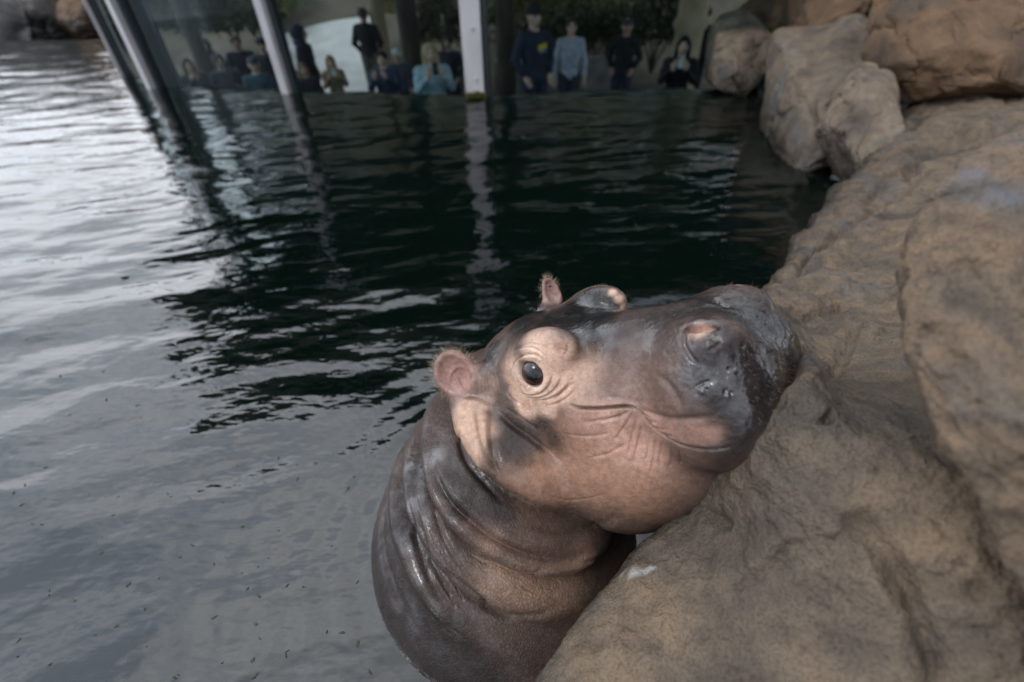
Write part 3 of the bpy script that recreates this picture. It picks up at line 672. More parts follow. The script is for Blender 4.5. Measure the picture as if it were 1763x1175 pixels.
def f_legs(p, g=0.0):
    d = np.full(len(p), 9.)
    for s in (-1, 1):
        d = smin(d, s_cap(p, (s*.085, 0, .90), (s*.10, -.01, .49), .085+g, .055+g), .03); d = smin(d, s_cap(p, (s*.10, -.01, .49), (s*.105, .02, .09), .052+g, .037+g), .02)
    return d
def f_head(p):
    d = s_ell(p, (0, .008, 1.645), (.077, .096, .105)); d = smin(d, s_ell(p, (0, -.030, 1.585), (.052, .055, .062)), .03)
    d = smin(d, s_cap(p, (0, -.086, 1.655), (0, -.106, 1.615), .010, .015), .012)
    for s in (-1, 1):
        d = smax(d, -s_ell(p, (s*.031, -.098, 1.650), (.019, .014, .012)), .010); d = smin(d, s_ell(p, (s*.080, .01, 1.630), (.012, .022, .032)), .006)
    d = smin(d, s_ell(p, (0, -.082, 1.580), (.024, .012, .009)), .008); d = smin(d, s_cap(p, (0, .01, 1.57), (0, .01, 1.44), .052, .058), .03)
    return d
def f_body(p, pose):
    d = smin(f_head(p), f_core(p), .04); d = smin(d, f_arms(p, pose), .03); d = smin(d, f_legs(p), .03)
    for s in (-1, 1): d = smin(d, s_cap(p, (s*.105, .03, .045), (s*.115, -.14, .035), .038, .03), .02)
    return d
def f_hair(p, style):
    sh = s_ell(p, (0, .018, 1.662), (.089, .105, .108))
    face = s_ell(p, (0, -.105, 1.610), (.064, .075, .092))
    if style == 'short': return smax(smax(sh, -face, .01), -(p[:, 2]-1.60), .02)
    if style == 'long':
        d = sh
        for s in (-1, 1): d = smin(d, s_cap(p, (s*.075, .01, 1.65), (s*.085, -.035, 1.36), .030, .034), .03)
        d = smin(d, s_cap(p, (0, .075, 1.64), (0, .085, 1.36), .055, .06), .04); return smax(d, -face, .012)
    if style == 'beanie': return smax(s_ell(p, (0, .015, 1.680), (.095, .110, .115)), -(p[:, 2]-1.655), .01)
    if style == 'cap':
        d = smax(s_ell(p, (0, .010, 1.675), (.090, .106, .098)), -(p[:, 2]-1.660), .01); return smin(d, s_ell(p, (0, -.125, 1.668), (.062, .062, .008)), .01)
    if style == 'hood':
        d = s_ell(p, (0, .035, 1.650), (.118, .130, .145)); d = smin(d, s_ell(p, (0, .04, 1.50), (.14, .10, .07)), .04); return smax(d, -s_ell(p, (0, -.12, 1.62), (.075, .09, .105)), .02)
def f_top(p, pose):
    d = smin(f_core(p, .018), f_arms(p, pose, .014, False, .93), .03); d = smin(d, s_ell(p, (0, .03, 1.475), (.095, .085, .035)), .02)
    d = d+.004*np.sin(p[:, 2]*46+p[:, 0]*21+3*np.sin(p[:, 0]*13))
    d = smax(d, -(p[:, 2]-.885), .01); return smax(d, -s_ell(p, (0, -.02, 1.53), (.062, .062, .075)), .008)
def f_trs(p):
    d = smin(f_legs(p, .018), s_ell(p, (0, .005, .93), (.172, .128, .115)), .05); d = d+.003*np.sin(p[:, 2]*38+p[:, 0]*30)
    return smax(smax(d, p[:, 2]-.985, .01), -(p[:, 2]-.085), .01)
def f_shoe(p): return np.minimum(s_cap(p, (-.105, .03, .045), (-.118, -.15, .04), .046, .038), s_cap(p, (.105, .03, .045), (.118, -.15, .04), .046, .038))
_tm = {}
def templ(key, fn, lo, hi, h):
    if key not in _tm:
        V_, F_ = polygonise(fn, lo, hi, h, 3); me = mesh_obj(key[0], V_, F_); m_ = me.data; bpy.data.objects.remove(me); m_.materials.append(None); _tm[key] = m_
    return _tm[key]
_mats = {}
def cloth(c, kind='cloth'):
    k = (tuple(c), kind)
    if k not in _mats: _mats[k] = simple(kind, c, .85 if kind == 'cloth' else (.5 if kind == 'skin' else .7), var=.22, scale=14, bump=.006)
    return _mats[k]
eye_white = simple('eye_dark', (.02, .015, .012), .2)
def person(px, py, Y, yaw, pose, hair, hairc, topc, trsc, skinc, label, wide=1.0, lean=0.0):
    rr = ray(px, py); q = c_o+rr*(Y/rr[1]); gz = ground_h(np.array([q[0]]), np.array([Y]))[0]+.03; H_ = q[2]-gz; s = H_/1.765
    face = math.atan2(-q[0], Y)                              # zero yaw looks at the pool
    root = empty('person', (q[0], Y, gz), label, 'person', 'visitors behind the glass'); root.rotation_euler = (0, lean, math.radians(yaw)+face); root.scale = (s*wide, s*wide, s)
    def part(name, me, mat):
        o = bpy.data.objects.new(name, me); sc.collection.objects.link(o); o.parent = root; o.material_slots[0].link = 'OBJECT'; o.material_slots[0].material = mat; return o
    B = ((-.42, -.5, -.02), (.42, .26, 1.80))
    b = part('body', templ(('body', pose), lambda p: f_body(p, pose), *B, .0115), cloth(skinc, 'skin'))
    part('top', templ(('top', pose), lambda p: f_top(p, pose), *B, .014), cloth(topc))
    part('trousers', templ(('trousers',), f_trs, (-.3, -.2, .04), (.3, .2, 1.06), .016), cloth(trsc))
    part('shoes', templ(('shoes',), f_shoe, (-.2, -.23, -.03), (.2, .12, .12), .012), cloth((.03, .03, .03)))
    part({'short': 'hair', 'long': 'hair', 'beanie': 'beanie', 'cap': 'cap', 'hood': 'hood'}[hair], templ((hair,), lambda p: f_hair(p, hair), (-.2, -.25, 1.24), (.2, .2, 1.83), .0095), cloth(hairc))
    if ('eye',) not in _tm:
        bmn = bmesh.new(); bmesh.ops.create_uvsphere(bmn, u_segments=10, v_segments=8, radius=.0125)
        me = bpy.data.meshes.new('eye'); bmn.to_mesh(me); bmn.free(); me.materials.append(None); _tm[('eye',)] = me
    for sx in (-1, 1): part('eye', _tm[('eye',)], eye_white).location = (sx*.031, -.079, 1.650)
    return root
SK, SK2, NAVY, BLK = (.50, .33, .25), (.36, .22, .16), (.020, .026, .050), (.010, .010, .013)
person(985, 29, 8.3, 6, 'down', 'short', (.03, .02, .015), (.36, .38, .46), (.035, .04, .06), SK, 'person in a pale grey blue hoodie standing with both arms hanging down')
bean = person(920, 8, 7.6, 32, 'pockets', 'beanie', (.010, .011, .013), NAVY, (.02, .028, .055), SK, 'tall person in a dark beanie and navy sweatshirt with a yellow chest print', 1.12)
blonde = person(738, 74, 6.9, 6, 'phone', 'long', (.36, .27, .15), (.31, .41, .46), (.03, .04, .06), SK, 'blonde person in a light blue sweater lifting a dark phone to the face', 1.18)
wom = person(1180, 62, 7.0, 0, 'phone', 'long', (.008, .007, .008), BLK, BLK, SK, 'person with long black hair and black top holding up a white phone', 1.12)
person(1082, 31, 8.9, -10, 'pockets', 'cap', (.06, .06, .065), BLK, NAVY, SK2, 'person all in black with a dark cap and reddish face behind the hoodie wearer', 1.15)
person(1219, 12, 9.6, -25, 'down', 'short', (.02, .015, .012), BLK, BLK, (.50, .26, .18), 'person in black half hidden behind the rounded boulder beside the tan column')
red = person(566, 95, 8.4, 0, 'phone', 'long', (.24, .13, .07), (.26, .20, .12), BLK, SK, 'person with long auburn hair and tan top holding a white phone before the pale path', 1.05)
person(510, 44, 8.9, 70, 'pockets', 'hood', (.012, .015, .032), (.012, .015, .032), BLK, SK2, 'tall hooded person in dark navy coat seen from the side beside the second post', 1.15, .05)
person(519, 108, 7.9, 0, 'down', 'long', (.16, .10, .06), (.02, .02, .03), BLK, SK, 'child with light brown hair in front of the hooded navy coat', 1.12)
person(622, 12, 10.4, 160, 'pockets', 'short', (.05, .045, .04), BLK, (.10, .10, .08), SK2, 'person in a black jacket seen from behind on the pale path', 1.12)
person(655, 88, 7.7, -15, 'phone', 'short', (.015, .012, .01), (.03, .045, .085), NAVY, SK, 'dark haired person in a dark blue jacket left of the blonde visitor', 1.2)
person(681, 84, 8.6, 20, 'pockets', 'cap', (.45, .47, .48), (.06, .07, .10), BLK, SK2, 'person with a pale cap between the blue jacket and the blonde visitor', 1.1)
person(641, 18, 11.6, 20, 'down', 'cap', (.55, .57, .60), (.50, .52, .54), (.07, .06, .05), SK, 'person in a white cap beyond the black jacket on the path')
person(432, 98, 7.6, 0, 'down', 'cap', (.05, .05, .07), (.03, .07, .095), NAVY, SK, 'child in a teal jacket among the dark crowd left of the second post', 1.15)
person(372, 94, 8.2, 15, 'pockets', 'short', (.02, .015, .015), (.015, .017, .03), BLK, SK2, 'person with bare face lowered in the middle of the dark crowd', 1.1)
person(318, 100, 8.0, 10, 'chin', 'long', (.05, .03, .02), (.02, .03, .04), BLK, SK, 'person leftmost in the dark crowd holding something pale at the chin', 1.1)
person(402, 62, 9.4, 0, 'pockets', 'short', (.015, .012, .012), (.012, .014, .028), BLK, SK2, 'taller person in navy at the back of the dark crowd', 1.25)
person(348, 68, 9.6, -10, 'pockets', 'hood', (.014, .014, .02), (.014, .014, .022), BLK, SK2, 'hooded person in black at the back left of the dark crowd', 1.2)
person(446, 66, 9.2, 0, 'pockets', 'beanie', (.012, .014, .022), (.014, .016, .03), BLK, SK2, 'person in a dark beanie at the back of the crowd against the second post', 1.15)
person(770, 62, 9.2, -20, 'pockets', 'short', (.015, .012, .012), (.014, .017, .030), BLK, SK2, 'person in the shade directly left of the thick pale post', 1.2)

def world_of(root, p): bpy.context.view_layer.update(); return np.array(root.matrix_world @ Vector(p))
# yellow chest print with a blue edge on the navy sweatshirt
yel = simple('yellow_print', (.55, .45, .05), .7, var=.1); blu = simple('blue_print', (.12, .22, .40), .7, var=.1)
def decal(name, pts, y, mat, par):
    V_ = [(x, y+.9*x*x, z) for x, z in pts]+[(x, y-.004+.9*x*x, z) for x, z in pts]; k = len(pts)
    o = mesh_obj(name, V_, [tuple(range(k))[::-1], tuple(range(k, 2*k))]+[(i, (i+1) % k, k+(i+1) % k, k+i) for i in range(k)], mat, smooth=False); o.parent = par; return o
decal('chest_print', [(-.02, 1.27), (.02, 1.262), (.06, 1.285), (.10, 1.28), (.105, 1.345), (.06, 1.352), (.02, 1.335), (-.02, 1.335)], -.131, yel, bean)
decal('print_edge', [(0, 1.235), (.09, 1.25), (.095, 1.275), (.0, 1.258)], -.131, blu, bean)
def phone(root, white, label, dz=0):
    p = world_of(root, (0.01, -.335, 1.475+dz)); s = root.scale[2]
    e = empty('phone', p, label, 'phone')
    m1 = simple('phone_shell', (.62, .66, .66) if white else (.012, .013, .018), .3, var=.05)
    v, f = box((-.042*s, -.005, -.082*s), (.042*s, .005, .082*s)); o = mesh_obj('case', v, f, m1, smooth=False); o.parent = e; bevel_obj(o, .004)
    v, f = box((-.034*s, -.0085, .045*s), (-.008*s, -.0055, .072*s)); o = mesh_obj('camera_lens', v, f, simple('lens', (.01, .01, .012), .1), smooth=False); o.parent = e
phone(wom, True, 'white phone held up by the person with long black hair'); phone(blonde, False, 'dark phone held by the blonde person in light blue', .01); phone(red, True, 'white phone held by the auburn haired person')

# ------------------------------------------------------------------ the hippo: one continuous body
HO = np.array([.125, .649, .506])                         # between the eyes
_a = np.array([[.711, -.515, .479], [.614, .787, -.066], [-.343, .341, .876]]); _u, _s, _v2 = np.linalg.svd(_a); HA = _u@_v2
def to_head(p): return (np.asarray(p)-HO)@HA.T
def to_world(q): return HO+np.asarray(q)@HA
EYE = np.array([-.006, -.102, .040]); EYE_AX = np.array([.10, -.97, .22]); EYE_AX /= np.linalg.norm(EYE_AX)
EYE2 = EYE*np.array([1, -1, 1]); EYE_AX2 = EYE_AX*np.array([1, -1, 1])
EAR_N, EAR_F = np.array([-.205, -.128, .050]), np.array([-.115, .135, .104])
EARN_AX = np.array([.62, -.72, .30]); EARN_AX /= np.linalg.norm(EARN_AX)
EARF_AX = np.array([.80, -.50, .10]); EARF_AX /= np.linalg.norm(EARF_AX)
def frame_from(z, up):
    z = z/np.linalg.norm(z); x = np.cross(up, z); x /= np.linalg.norm(x); return np.stack([x, np.cross(z, x), z], 1)
MN = frame_from(EARN_AX, np.array([.2, -.5, 1.])); MF = frame_from(EARF_AX, np.array([-.25, .25, 1.]))
def rotY(a): c, s = math.cos(a), math.sin(a); return np.array([[c, 0, s], [0, 1, 0], [-s, 0, c]])
NA = np.array([.44, .12, .88]); NA /= np.linalg.norm(NA); MNK = frame_from(NA, np.array([0, 1., 0]))
BODY = [  # ellipsoids from the submerged barrel up to the nape: centre, radii, blend, turn
    ((-.03, .62, -.40), (.35, .39, .40), .05, None),
    ((-.035, .605, -.02), (.332, .378, .20), .05, None),
    ((-.022, .615, .045), (.305, .330, .080), .014, MNK),
    ((-.006, .625, .130), (.275, .300, .078), .012, MNK),
    ((.018, .640, .222), (.247, .272, .076), .013, MNK),
    ((.045, .675, .322), (.200, .230, .080), .026, MNK)]
def hippo_sdf(p):
    q = to_head(p); a = q.copy(); a[:, 1] = np.abs(a[:, 1])
    d = s_ell(a, (-.105, 0, -.020), (.145, .128, .112))                                  # cranium
    d = smin(d, s_cap(a, (-.06, 0, .015), (.22, 0, .010), .082, .076), .05)               # bridge
    d = smin(d, s_ell(a, (.268, 0, -.035), (.088, .112, .108)), .06)                      # blunt muzzle
    d = smin(d, s_ell(a, (.275, .064, -.040), (.080, .068, .096)), .045)                  # broad lips either side
    d = smin(d, s_ell(a, (.262, .070, -.085), (.080, .062, .050)), .03)
    d = smin(d, s_ell(a, (.280, .060, .052), (.050, .034, .034)), .030)                   # nostril mounds
    d = smin(d, s_ell(a, (.06, .062, -.055), (.15, .070, .075)), .05)                     # upper cheek
    d = smin(d, s_ell(a, (.035, .055, -.195), (.165, .098, .145)), .05)                    # jowl
    d = smin(d, s_ell(a, (.155, .045, -.170), (.120, .085, .085)), .05)                  # lower jaw
    d = smin(d, s_ell(a, (-.10, .06, -.12), (.10, .085, .12)), .05)                       # jaw hinge
    d = smin(d, s_ell(a, (-.008, .082, .046), (.066, .042, .052)), .042)                  # orbits
    d = smin(d, s_ell(a, (.026, .089, .078), (.062, .027, .036)), .018)
    for c, r, k, M_ in BODY[::-1]: d = smin(d, s_ell(p, c, r, M_), k)
    # fore leg under water
    w1 = s_cap(p, (.20, .42, -.06), (.30, .36, -.25), .085, .06); d = smin(d, w1, .05)
    d = smin(d, s_cap(p, (.02, .315, -.055), (.12, .24, -.20), .085, .06), .05)
    # ears: cupped discs on short stalks
    for c, M, st, sc_, wx in ((EAR_N, MN, np.array([-.150, -.098, .020]), 1.0, 1.0), (EAR_F, MF, np.array([-.120, .095, .070]), .68, .66)):
        e = s_ell(q, c, np.array([.044*wx, .052, .017])*sc_, M)
        e = smin(e, s_cap(q, st, c+M@np.array([0, -.030, -.006])*sc_, .030*sc_, .020*sc_), .022)
        e = smax(e, -s_ell(q, c+M@np.array([0, .004, .019])*sc_, np.array([.035*wx, .042, .024])*sc_, M), .006)
        d = smin(d, e, .016)
    # eye sockets and lids
    for c, ax in ((EYE, EYE_AX), (EYE2, EYE_AX2)):
        d = smax(d, -(np.linalg.norm(q-c, axis=1)-.0325), .006)
        d = smin(d, s_torus(q, c+ax*.0175, ax, .0288, .0050), .006)
        d = smin(d, s_torus(q, c+ax*.0100, ax, .0400, .0048), .009)
    # nostrils
    for s in (-1, 1):
        c = np.array([.280, .070*s, .078]); M = frame_from(np.array([-.05, .55*s, .85]), np.array([0, 1., 0]))
        d = smax(d, -s_ell(q, c, (.022, .0065, .012), M), .007)
    return d
lo, hi = (-.48, .10, -.20), (.50, 1.15, .72)
V, F = polygonise(hippo_sdf, lo, hi, .0075)
V, F = subdivide(V, F)
def sdf_grad(fn, p, e=1e-3):
    g = np.stack([fn(p+np.eye(3)[k]*e)-fn(p-np.eye(3)[k]*e) for k in range(3)], 1)/(2*e); return g/(np.linalg.norm(g, axis=1)[:, None]+1e-9)
V = V-sdf_grad(hippo_sdf, V)*hippo_sdf(V)[:, None]*.9
V, F = subdivide(V, F)
print('hippo', len(V), len(F))
Nn = normals(V, F)
PXH = np.array(pixel(V[0])) if False else None
def cast_many(pts):                                      # where pixels' rays first meet the hippo
    pts = np.array(pts, float).reshape(-1, 2); r = c_f+((pts[:, :1]-881.5)/FPX)*c_r+((587.5-pts[:, 1:])/FPX)*c_u
    r /= np.linalg.norm(r, axis=1)[:, None]; t = np.full(len(r), .45); live = np.ones(len(r), bool); hit = np.zeros(len(r), bool)
    for _ in range(90):
        k = np.where(live)[0]
        if not len(k): break
        dd = hippo_sdf(c_o+r[k]*t[k, None]); t[k] += dd*.8; h_ = np.abs(dd) < 3e-4; hit[k[h_]] = True; live[k[h_ | (t[k] > 1.6)]] = False
    return c_o+r*t[:, None], hit
_cc = {}
def cast(px, py):
    if (px, py) not in _cc: q_, h_ = cast_many([(px, py)]); _cc[(px, py)] = q_[0] if h_[0] else None
    return _cc[(px, py)]
def cast_line(pts, step=9):
    pts = np.array(pts, float); seg = np.linalg.norm(np.diff(pts, axis=0), axis=1); n = max(int(seg.sum()/step), 3)
    q_, h_ = cast_many(catmull(pts, n)); return q_[h_]
facing = ((c_o-V)*Nn).sum(1) > -.15
VI = np.where(facing)[0]; VV = V[VI]
from mathutils import kdtree
def fold(pts, wdt, dep, bulge=0, side=1, lw=3.0, taper=True):
    """crease along a line; one lip can swell over it"""
    L = cast_line(pts); 
    if len(L) < 3: return
    R_ = wdt*lw*2.4+.004
    bb = np.all((VV > L.min(0)-R_) & (VV < L.max(0)+R_), 1); I = np.where(bb)[0]; q = VV[I]
    best = np.full(len(q), 9.); sg = np.zeros(len(q)); tp = np.zeros(len(q))
    for i in range(len(L)-1):
        a, b = L[i], L[i+1]; ab = b-a; t = np.clip(((q-a)@ab)/(ab@ab+1e-12), 0, 1); v = q-a-t[:, None]*ab; dd = np.linalg.norm(v, axis=1)
        m = dd < best; best[m] = dd[m]
        vd = (c_o-a); cr_ = np.cross(ab, vd); cr_ /= np.linalg.norm(cr_)
        sg[m] = (v[m]@cr_); tp[m] = (i+t[m])/(len(L)-1)
    tpf = np.clip(np.minimum(tp, 1-tp)*3.4, 0, 1) if taper else 1; tpf = tpf*tpf*(3-2*tpf)
    D = -dep*np.exp(-(best/wdt)**2)*tpf
    if bulge:
        s_ = sg*side; D += bulge*tpf*np.where(s_ > 0, np.exp(-((s_-wdt*1.6)/(wdt*lw))**2), 0)*(1-np.exp(-(best/wdt)**2))*np.exp(-((best-np.abs(sg))/(wdt*lw*1.5))**2)
    DD[VI[I]] += D
DD = np.zeros(len(V))
# --- folds and wrinkles: (pixel line, width, depth, swelling of one lip, which lip)
fold([(735, 772), (748, 815), (768, 862), (800, 892), (850, 930), (915, 958), (985, 962), (1050, 935)], .0105, .013, .009, 1)
fold([(905, 985), (950, 972), (1010, 968), (1045, 950)], 0.0051, 0.0030, .002, 1)
fold([(855, 915), (890, 925), (930, 948), (980, 955)], 0.0051, 0.0023, .002, -1)
fold([(700, 838), (706, 880), (722, 940), (742, 1000), (775, 1055), (800, 1085)], 0.0095, 0.0045, .0035, 1, 2.6)
fold([(722, 800), (716, 860), (728, 920), (750, 980), (790, 1040), (850, 1082)], 0.0059, 0.0034, .003, -1)
fold([(760, 975), (800, 1010), (850, 1048), (910, 1062), (985, 1040)], 0.0085, 0.0055, .004, 1)
fold([(745, 870), (765, 930), (800, 985), (840, 1022)], 0.0051, 0.0026, .003, -1)
fold([(790, 735), (793, 765), (806, 800), (840, 838), (868, 868)], 0.0059, 0.0041, .004, 1)
fold([(822, 700), (826, 740), (842, 790), (862, 822)], 0.0051, 0.0034, .003, 1)
fold([(848, 694), (846, 740), (850, 790), (860, 830)], 0.0076, 0.0045, .005, 1)
fold([(852, 702), (880, 730), (905, 748), (935, 770), (975, 800)], 0.0059, 0.0041, .004, 1)
fold([(868, 700), (900, 722), (928, 742)], 0.0043, 0.0023, .0015, -1)
fold([(905, 905), (960, 912), (1020, 905), (1075, 885)], 0.0102, 0.0023, .004, 1)
fold([(665, 860), (660, 930), (680, 1010), (720, 1090)], 0.0102, 0.0023, .004, 1)
# mouth, upper lip and the wrinkles that gather at the lip
fold([(975, 696), (1000, 703), (1040, 703), (1078, 700), (1098, 706)], .0022, .0085, .003, -1)
fold([(1096, 702), (1120, 712), (1150, 720), (1195, 721), (1235, 716)], .0050, .0035, .002, -1)
fold([(1098, 704), (1112, 722), (1132, 742), (1160, 760), (1195, 771), (1235, 774), (1262, 768)], .0024, .0075, .0025, -1)
fold([(1040, 680), (1075, 690), (1110, 694)], .006, .002, 0)
for k, (x0, y0, x1, y1) in enumerate([(1098, 716, 1078, 790), (1108, 728, 1094, 806), (1119, 738, 1108, 812), (1130, 748, 1121, 822), (1142, 758, 1136, 825), (1156, 766, 1153, 822), (1090, 712, 1055, 760), (1085, 708, 1030, 735), (1170, 770, 1172, 815)]):
    fold([(x0, y0), ((x0+x1)/2-4*math.sin(k*2), (y0+y1)/2), (x1+3*math.cos(k*3), y1-8*(k % 3))], .0022, .0021, .0006, 1)
for x0, y0, x1, y1 in [(1102, 712, 1124, 722), (1110, 722, 1136, 730), (1122, 734, 1148, 741), (1137, 745, 1162, 752)]:
    fold([(x0, y0), (x1, y1)], .0016, .0022)
# around the eye
def ring(cx, cy, rx, ry, a0, a1, rot=0, n=9):
    out_ = []
    for t in np.linspace(math.radians(a0), math.radians(a1), n):
        x, y = rx*math.cos(t), ry*math.sin(t); out_.append((cx+x*math.cos(rot)-y*math.sin(rot), cy+x*math.sin(rot)+y*math.cos(rot)))
    return out_
fold(ring(912, 641, 30, 31, 165, 335), .0018, .0035, .002, 1)
fold(ring(914, 642, 37, 39, -5, 120), .0018, .0036, .0022, 1)
fold(ring(920, 640, 47, 46, 5, 110), .0018, .0032, .002, 1)
fold(ring(926, 638, 58, 52, 15, 95), .0018, .0028, .0018, 1)
fold(ring(930, 640, 70, 60, 25, 85), .0018, .0022, .0012, 1)
fold(ring(906, 644, 42, 46, 190, 330), .0016, .0018, .001, 1)
fold([(882, 612), (890, 600), (915, 592), (945, 600)], .0015, .0014)
fold([(948, 690), (962, 680), (978, 665), (990, 660)], .0022, .004, .002, 1)
fold([(955, 575), (972, 585), (978, 600), (970, 616)], .0022, .0028, .0015, 1)
fold([(962, 600), (975, 604), (986, 614)], .0016, .0018)
fold([(878, 660), (872, 675), (885, 690), (905, 700)], .0022, .002)
# between ear and eye, and the ear root
for k in range(7):
    x = 818+k*6.2; fold([(x, 628+k*2), (x+3+2*math.sin(k), 655), (x+7, 690-k*2)], .0016, .0021)
fold([(795, 688), (812, 686), (835, 692), (850, 705)], .002, .004, .002, -1)
# snout
fold([(1190, 560), (1178, 575), (1178, 595), (1192, 618), (1210, 632)], .0035, .0030, .0015, 1)
fold([(1205, 570), (1188, 580), (1192, 600)], .0022, .003)
fold([(1232, 512), (1240, 522), (1262, 530)], .003, .004)
fold([(1120, 640), (1150, 660), (1170, 690), (1176, 712)], .005, .002, .002, 1)
for k in range(16):
    x = 1195+rng.uniform(0, 130); y = 585+rng.uniform(-45, 110); fold([(x, y), (x+rng.uniform(8, 20), y+rng.uniform(-6, 8))], .0026, .0022, .001, 1)
# cheek and jowl lines
for pts in [[(1000, 730), (1040, 722), (1080, 716)], [(960, 745), (1010, 752), (1060, 745)], [(1010, 790), (1050, 780), (1085, 760)], [(930, 850), (985, 862), (1050, 850)]]:
    fold(pts, .0025, .0016)
for k in range(26):                                     # fine neck creases running with the folds
    t = k/25; x = 790+150*t+rng.uniform(-10, 10); y = 940+95*t+rng.uniform(-40, 5)
    fold([(x, y), (x+22, y+13+rng.uniform(-3, 3)), (x+45, y+20)], .0015, .0011)
for k in range(18):
    x = 700+rng.uniform(0, 40)+k*3; y = 850+k*10; fold([(x, y), (x+8, y+22), (x+20, y+42)], .0016, .0014)
# soft irregularity
q = V*9; DD += .0018*fbm(q, 3)
dist_head = np.linalg.norm(to_head(V)-np.array([.05, 0, 0]), axis=1)
DD += .0005*fbm(V*90, 2)
nosm = np.exp(-(np.linalg.norm((to_head(V)-np.array([.30, 0, .02]))*np.array([1, .8, 1]), axis=1)/.11)**4)
DD += nosm*.0017*fbm(V*75, 3)
QE = to_head(V); NZ0 = fbm(V*30+4, 2)
ear_m = np.minimum(np.linalg.norm(to_head(V)-EAR_N, axis=1), np.linalg.norm(to_head(V)-EAR_F, axis=1)+.015)
eq = (QE-EAR_N)@MN; em_ = np.exp(-(np.linalg.norm(QE-EAR_N, axis=1)/.036)**6); rad_ = np.hypot(eq[:, 0]-.004, eq[:, 1]+.010)
DD += em_*(.0016*NZ0+.0030*np.exp(-((rad_-.020+.004*NZ0)/.004)**2)*np.clip(eq[:, 1]/.02+.5, 0, 1)+.004*np.exp(-((eq[:, 0]+.004)/.004)**2)*np.clip(-eq[:, 1]/.02+.2, 0, 1))
V2 = V+Nn*DD[:, None]

# --- pigment
QH = to_head(V)
col = np.tile(np.array([.090, .062, .052]), (len(V), 1)); wet = np.full(len(V), .55)
def blend(m, c, s=1.0):
    global col; m = np.clip(m*s, 0, 1)[:, None]; col = col*(1-m)+np.array(c)*m
def splat(px, py, r, c, s=1.0, mirror=True, sharp=2.0, wets=None):
    p0 = cast(px, py)
    if p0 is None: return
    R_ = r*((p0-c_o)@c_f)/FPX; lim = R_*2.6
    for q0 in ([p0, to_world(to_head(p0)*np.array([1, -1, 1]))] if mirror else [p0]):
        I = np.where(np.abs(V[:, 0]-q0[0]) < lim)[0]; I = I[np.abs(V[I, 2]-q0[2]) < lim]; I = I[np.abs(V[I, 1]-q0[1]) < lim]
        d = np.linalg.norm(V[I]-q0, axis=1); m = np.exp(-(d*(1+.38*NZ1[I]+.16*NZ2[I])/R_)**(2*sharp))
        if c is not None: k = np.clip(m*s, 0, 1)[:, None]; col[I] = col[I]*(1-k)+np.array(c)*k
        if wets is not None: wet[I] = wet[I]*(1-m)+wets*m
NZ1 = fbm(V*22, 3); NZ2 = fbm(V*70, 3)
DKc, PINK, LIPc = (.008, .0065, .0065), (.68, .46, .35), (.40, .235, .185)
CHK = (.33, .185, .125)
# back of the neck and outer body: dark grey brown
axisd = (VV*0).sum() if False else 0
for a in [(660, 940, 90), (690, 1050, 100), (700, 900, 70), (740, 1130, 90), (800, 1150, 80), (720, 820, 60), (640, 860, 70)]: splat(*a, (.026, .020, .019), .92, False, 1.2)
# lighter fronts of the rolls
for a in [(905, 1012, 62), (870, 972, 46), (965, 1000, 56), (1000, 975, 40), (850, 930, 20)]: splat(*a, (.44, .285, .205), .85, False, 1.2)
splat(880, 1080, 60, (.105, .073, .060), .6, False); splat(960, 1120, 60, (.10, .06, .052), .6, False)
# jowl and cheek
for a in [(1000, 790, 120), (930, 830, 80), (1080, 800, 90), (1050, 850, 70)]: splat(*a, CHK, .8, True, 1.3)
for a in [(1045, 745, 60), (1080, 758, 50), (1120, 775, 30), (1060, 722, 30)]: splat(*a, (.48, .29, .225), .7, True, 1.2)
for a in [(900, 900, 60), (960, 890, 60), (1060, 895, 50)]: splat(*a, (.10, .068, .054), .6, True, 1.2)
splat(1190, 800, 45, (.13, .08, .065), .7, True, 1.2)
for a in [(1246, 792, 30), (1266, 776, 32), (1225, 812, 24), (1288, 758, 28)]: splat(*a, (.034, .024, .021), .75, True, 1.0)
# dark patch under the eye, running back
for a in [(905, 745, 42), (880, 775, 42), (935, 725, 30), (870, 730, 26), (955, 755, 24)]: splat(*a, (.032, .023, .020), .88, True, 1.3)
for a in [(840, 860, 45), (800, 830, 38), (775, 800, 25)]: splat(*a, (.036, .027, .024), .75, False, 1.3)
# crown and brow: nearly black, wet
for a in [(850, 580, 40), (900, 558, 40), (950, 555, 42), (1000, 545, 45), (1040, 540, 40), (1085, 560, 34), (1020, 575, 34), (845, 610, 26), (1060, 590, 22)]: splat(*a, DKc, .97, True, 1.5, .92)
# bridge of the nose
for a in [(1100, 560, 50), (1150, 545, 50), (1200, 535, 45), (1130, 590, 50), (1080, 610, 30)]: splat(*a, (.062, .047, .043), .75, True, 1.2, .6)
for a in [(1110, 640, 55), (1150, 630, 40), (1060, 650, 45)]: splat(*a, (.18, .115, .092), .6, True, 1.2, .5)
for a in [(1120, 552, 24), (1160, 540, 26), (1200, 530, 26), (1225, 524, 20)]: splat(*a, (.024, .020, .020), .8, True, 1.2, .85)
for a in [(1150, 600, 34), (1175, 650, 26), (1120, 600, 24)]: splat(*a, (.070, .055, .050), .6, True, 1.0, .7)
# snout: dark, wet
for a in [(1270, 540, 50), (1320, 580, 50), (1300, 640, 65), (1240, 610, 50), (1330, 660, 45), (1270, 700, 50), (1210, 640, 36), (1300, 720, 40), (1230, 680, 34), (1350, 620, 40), (1270, 760, 30)]: splat(*a, (.020, .0165, .017), .90, True, 1.4, .98)
# lips
for a in [(1130, 725, 22), (1160, 738, 24), (1195, 742, 24), (1225, 745, 20), (1110, 712, 18)]: splat(*a, LIPc, .7, True, 1.0, .5)
splat(1090, 690, 34, (.24, .15, .115), .6); splat(1150, 700, 30, (.20, .12, .098), .55)
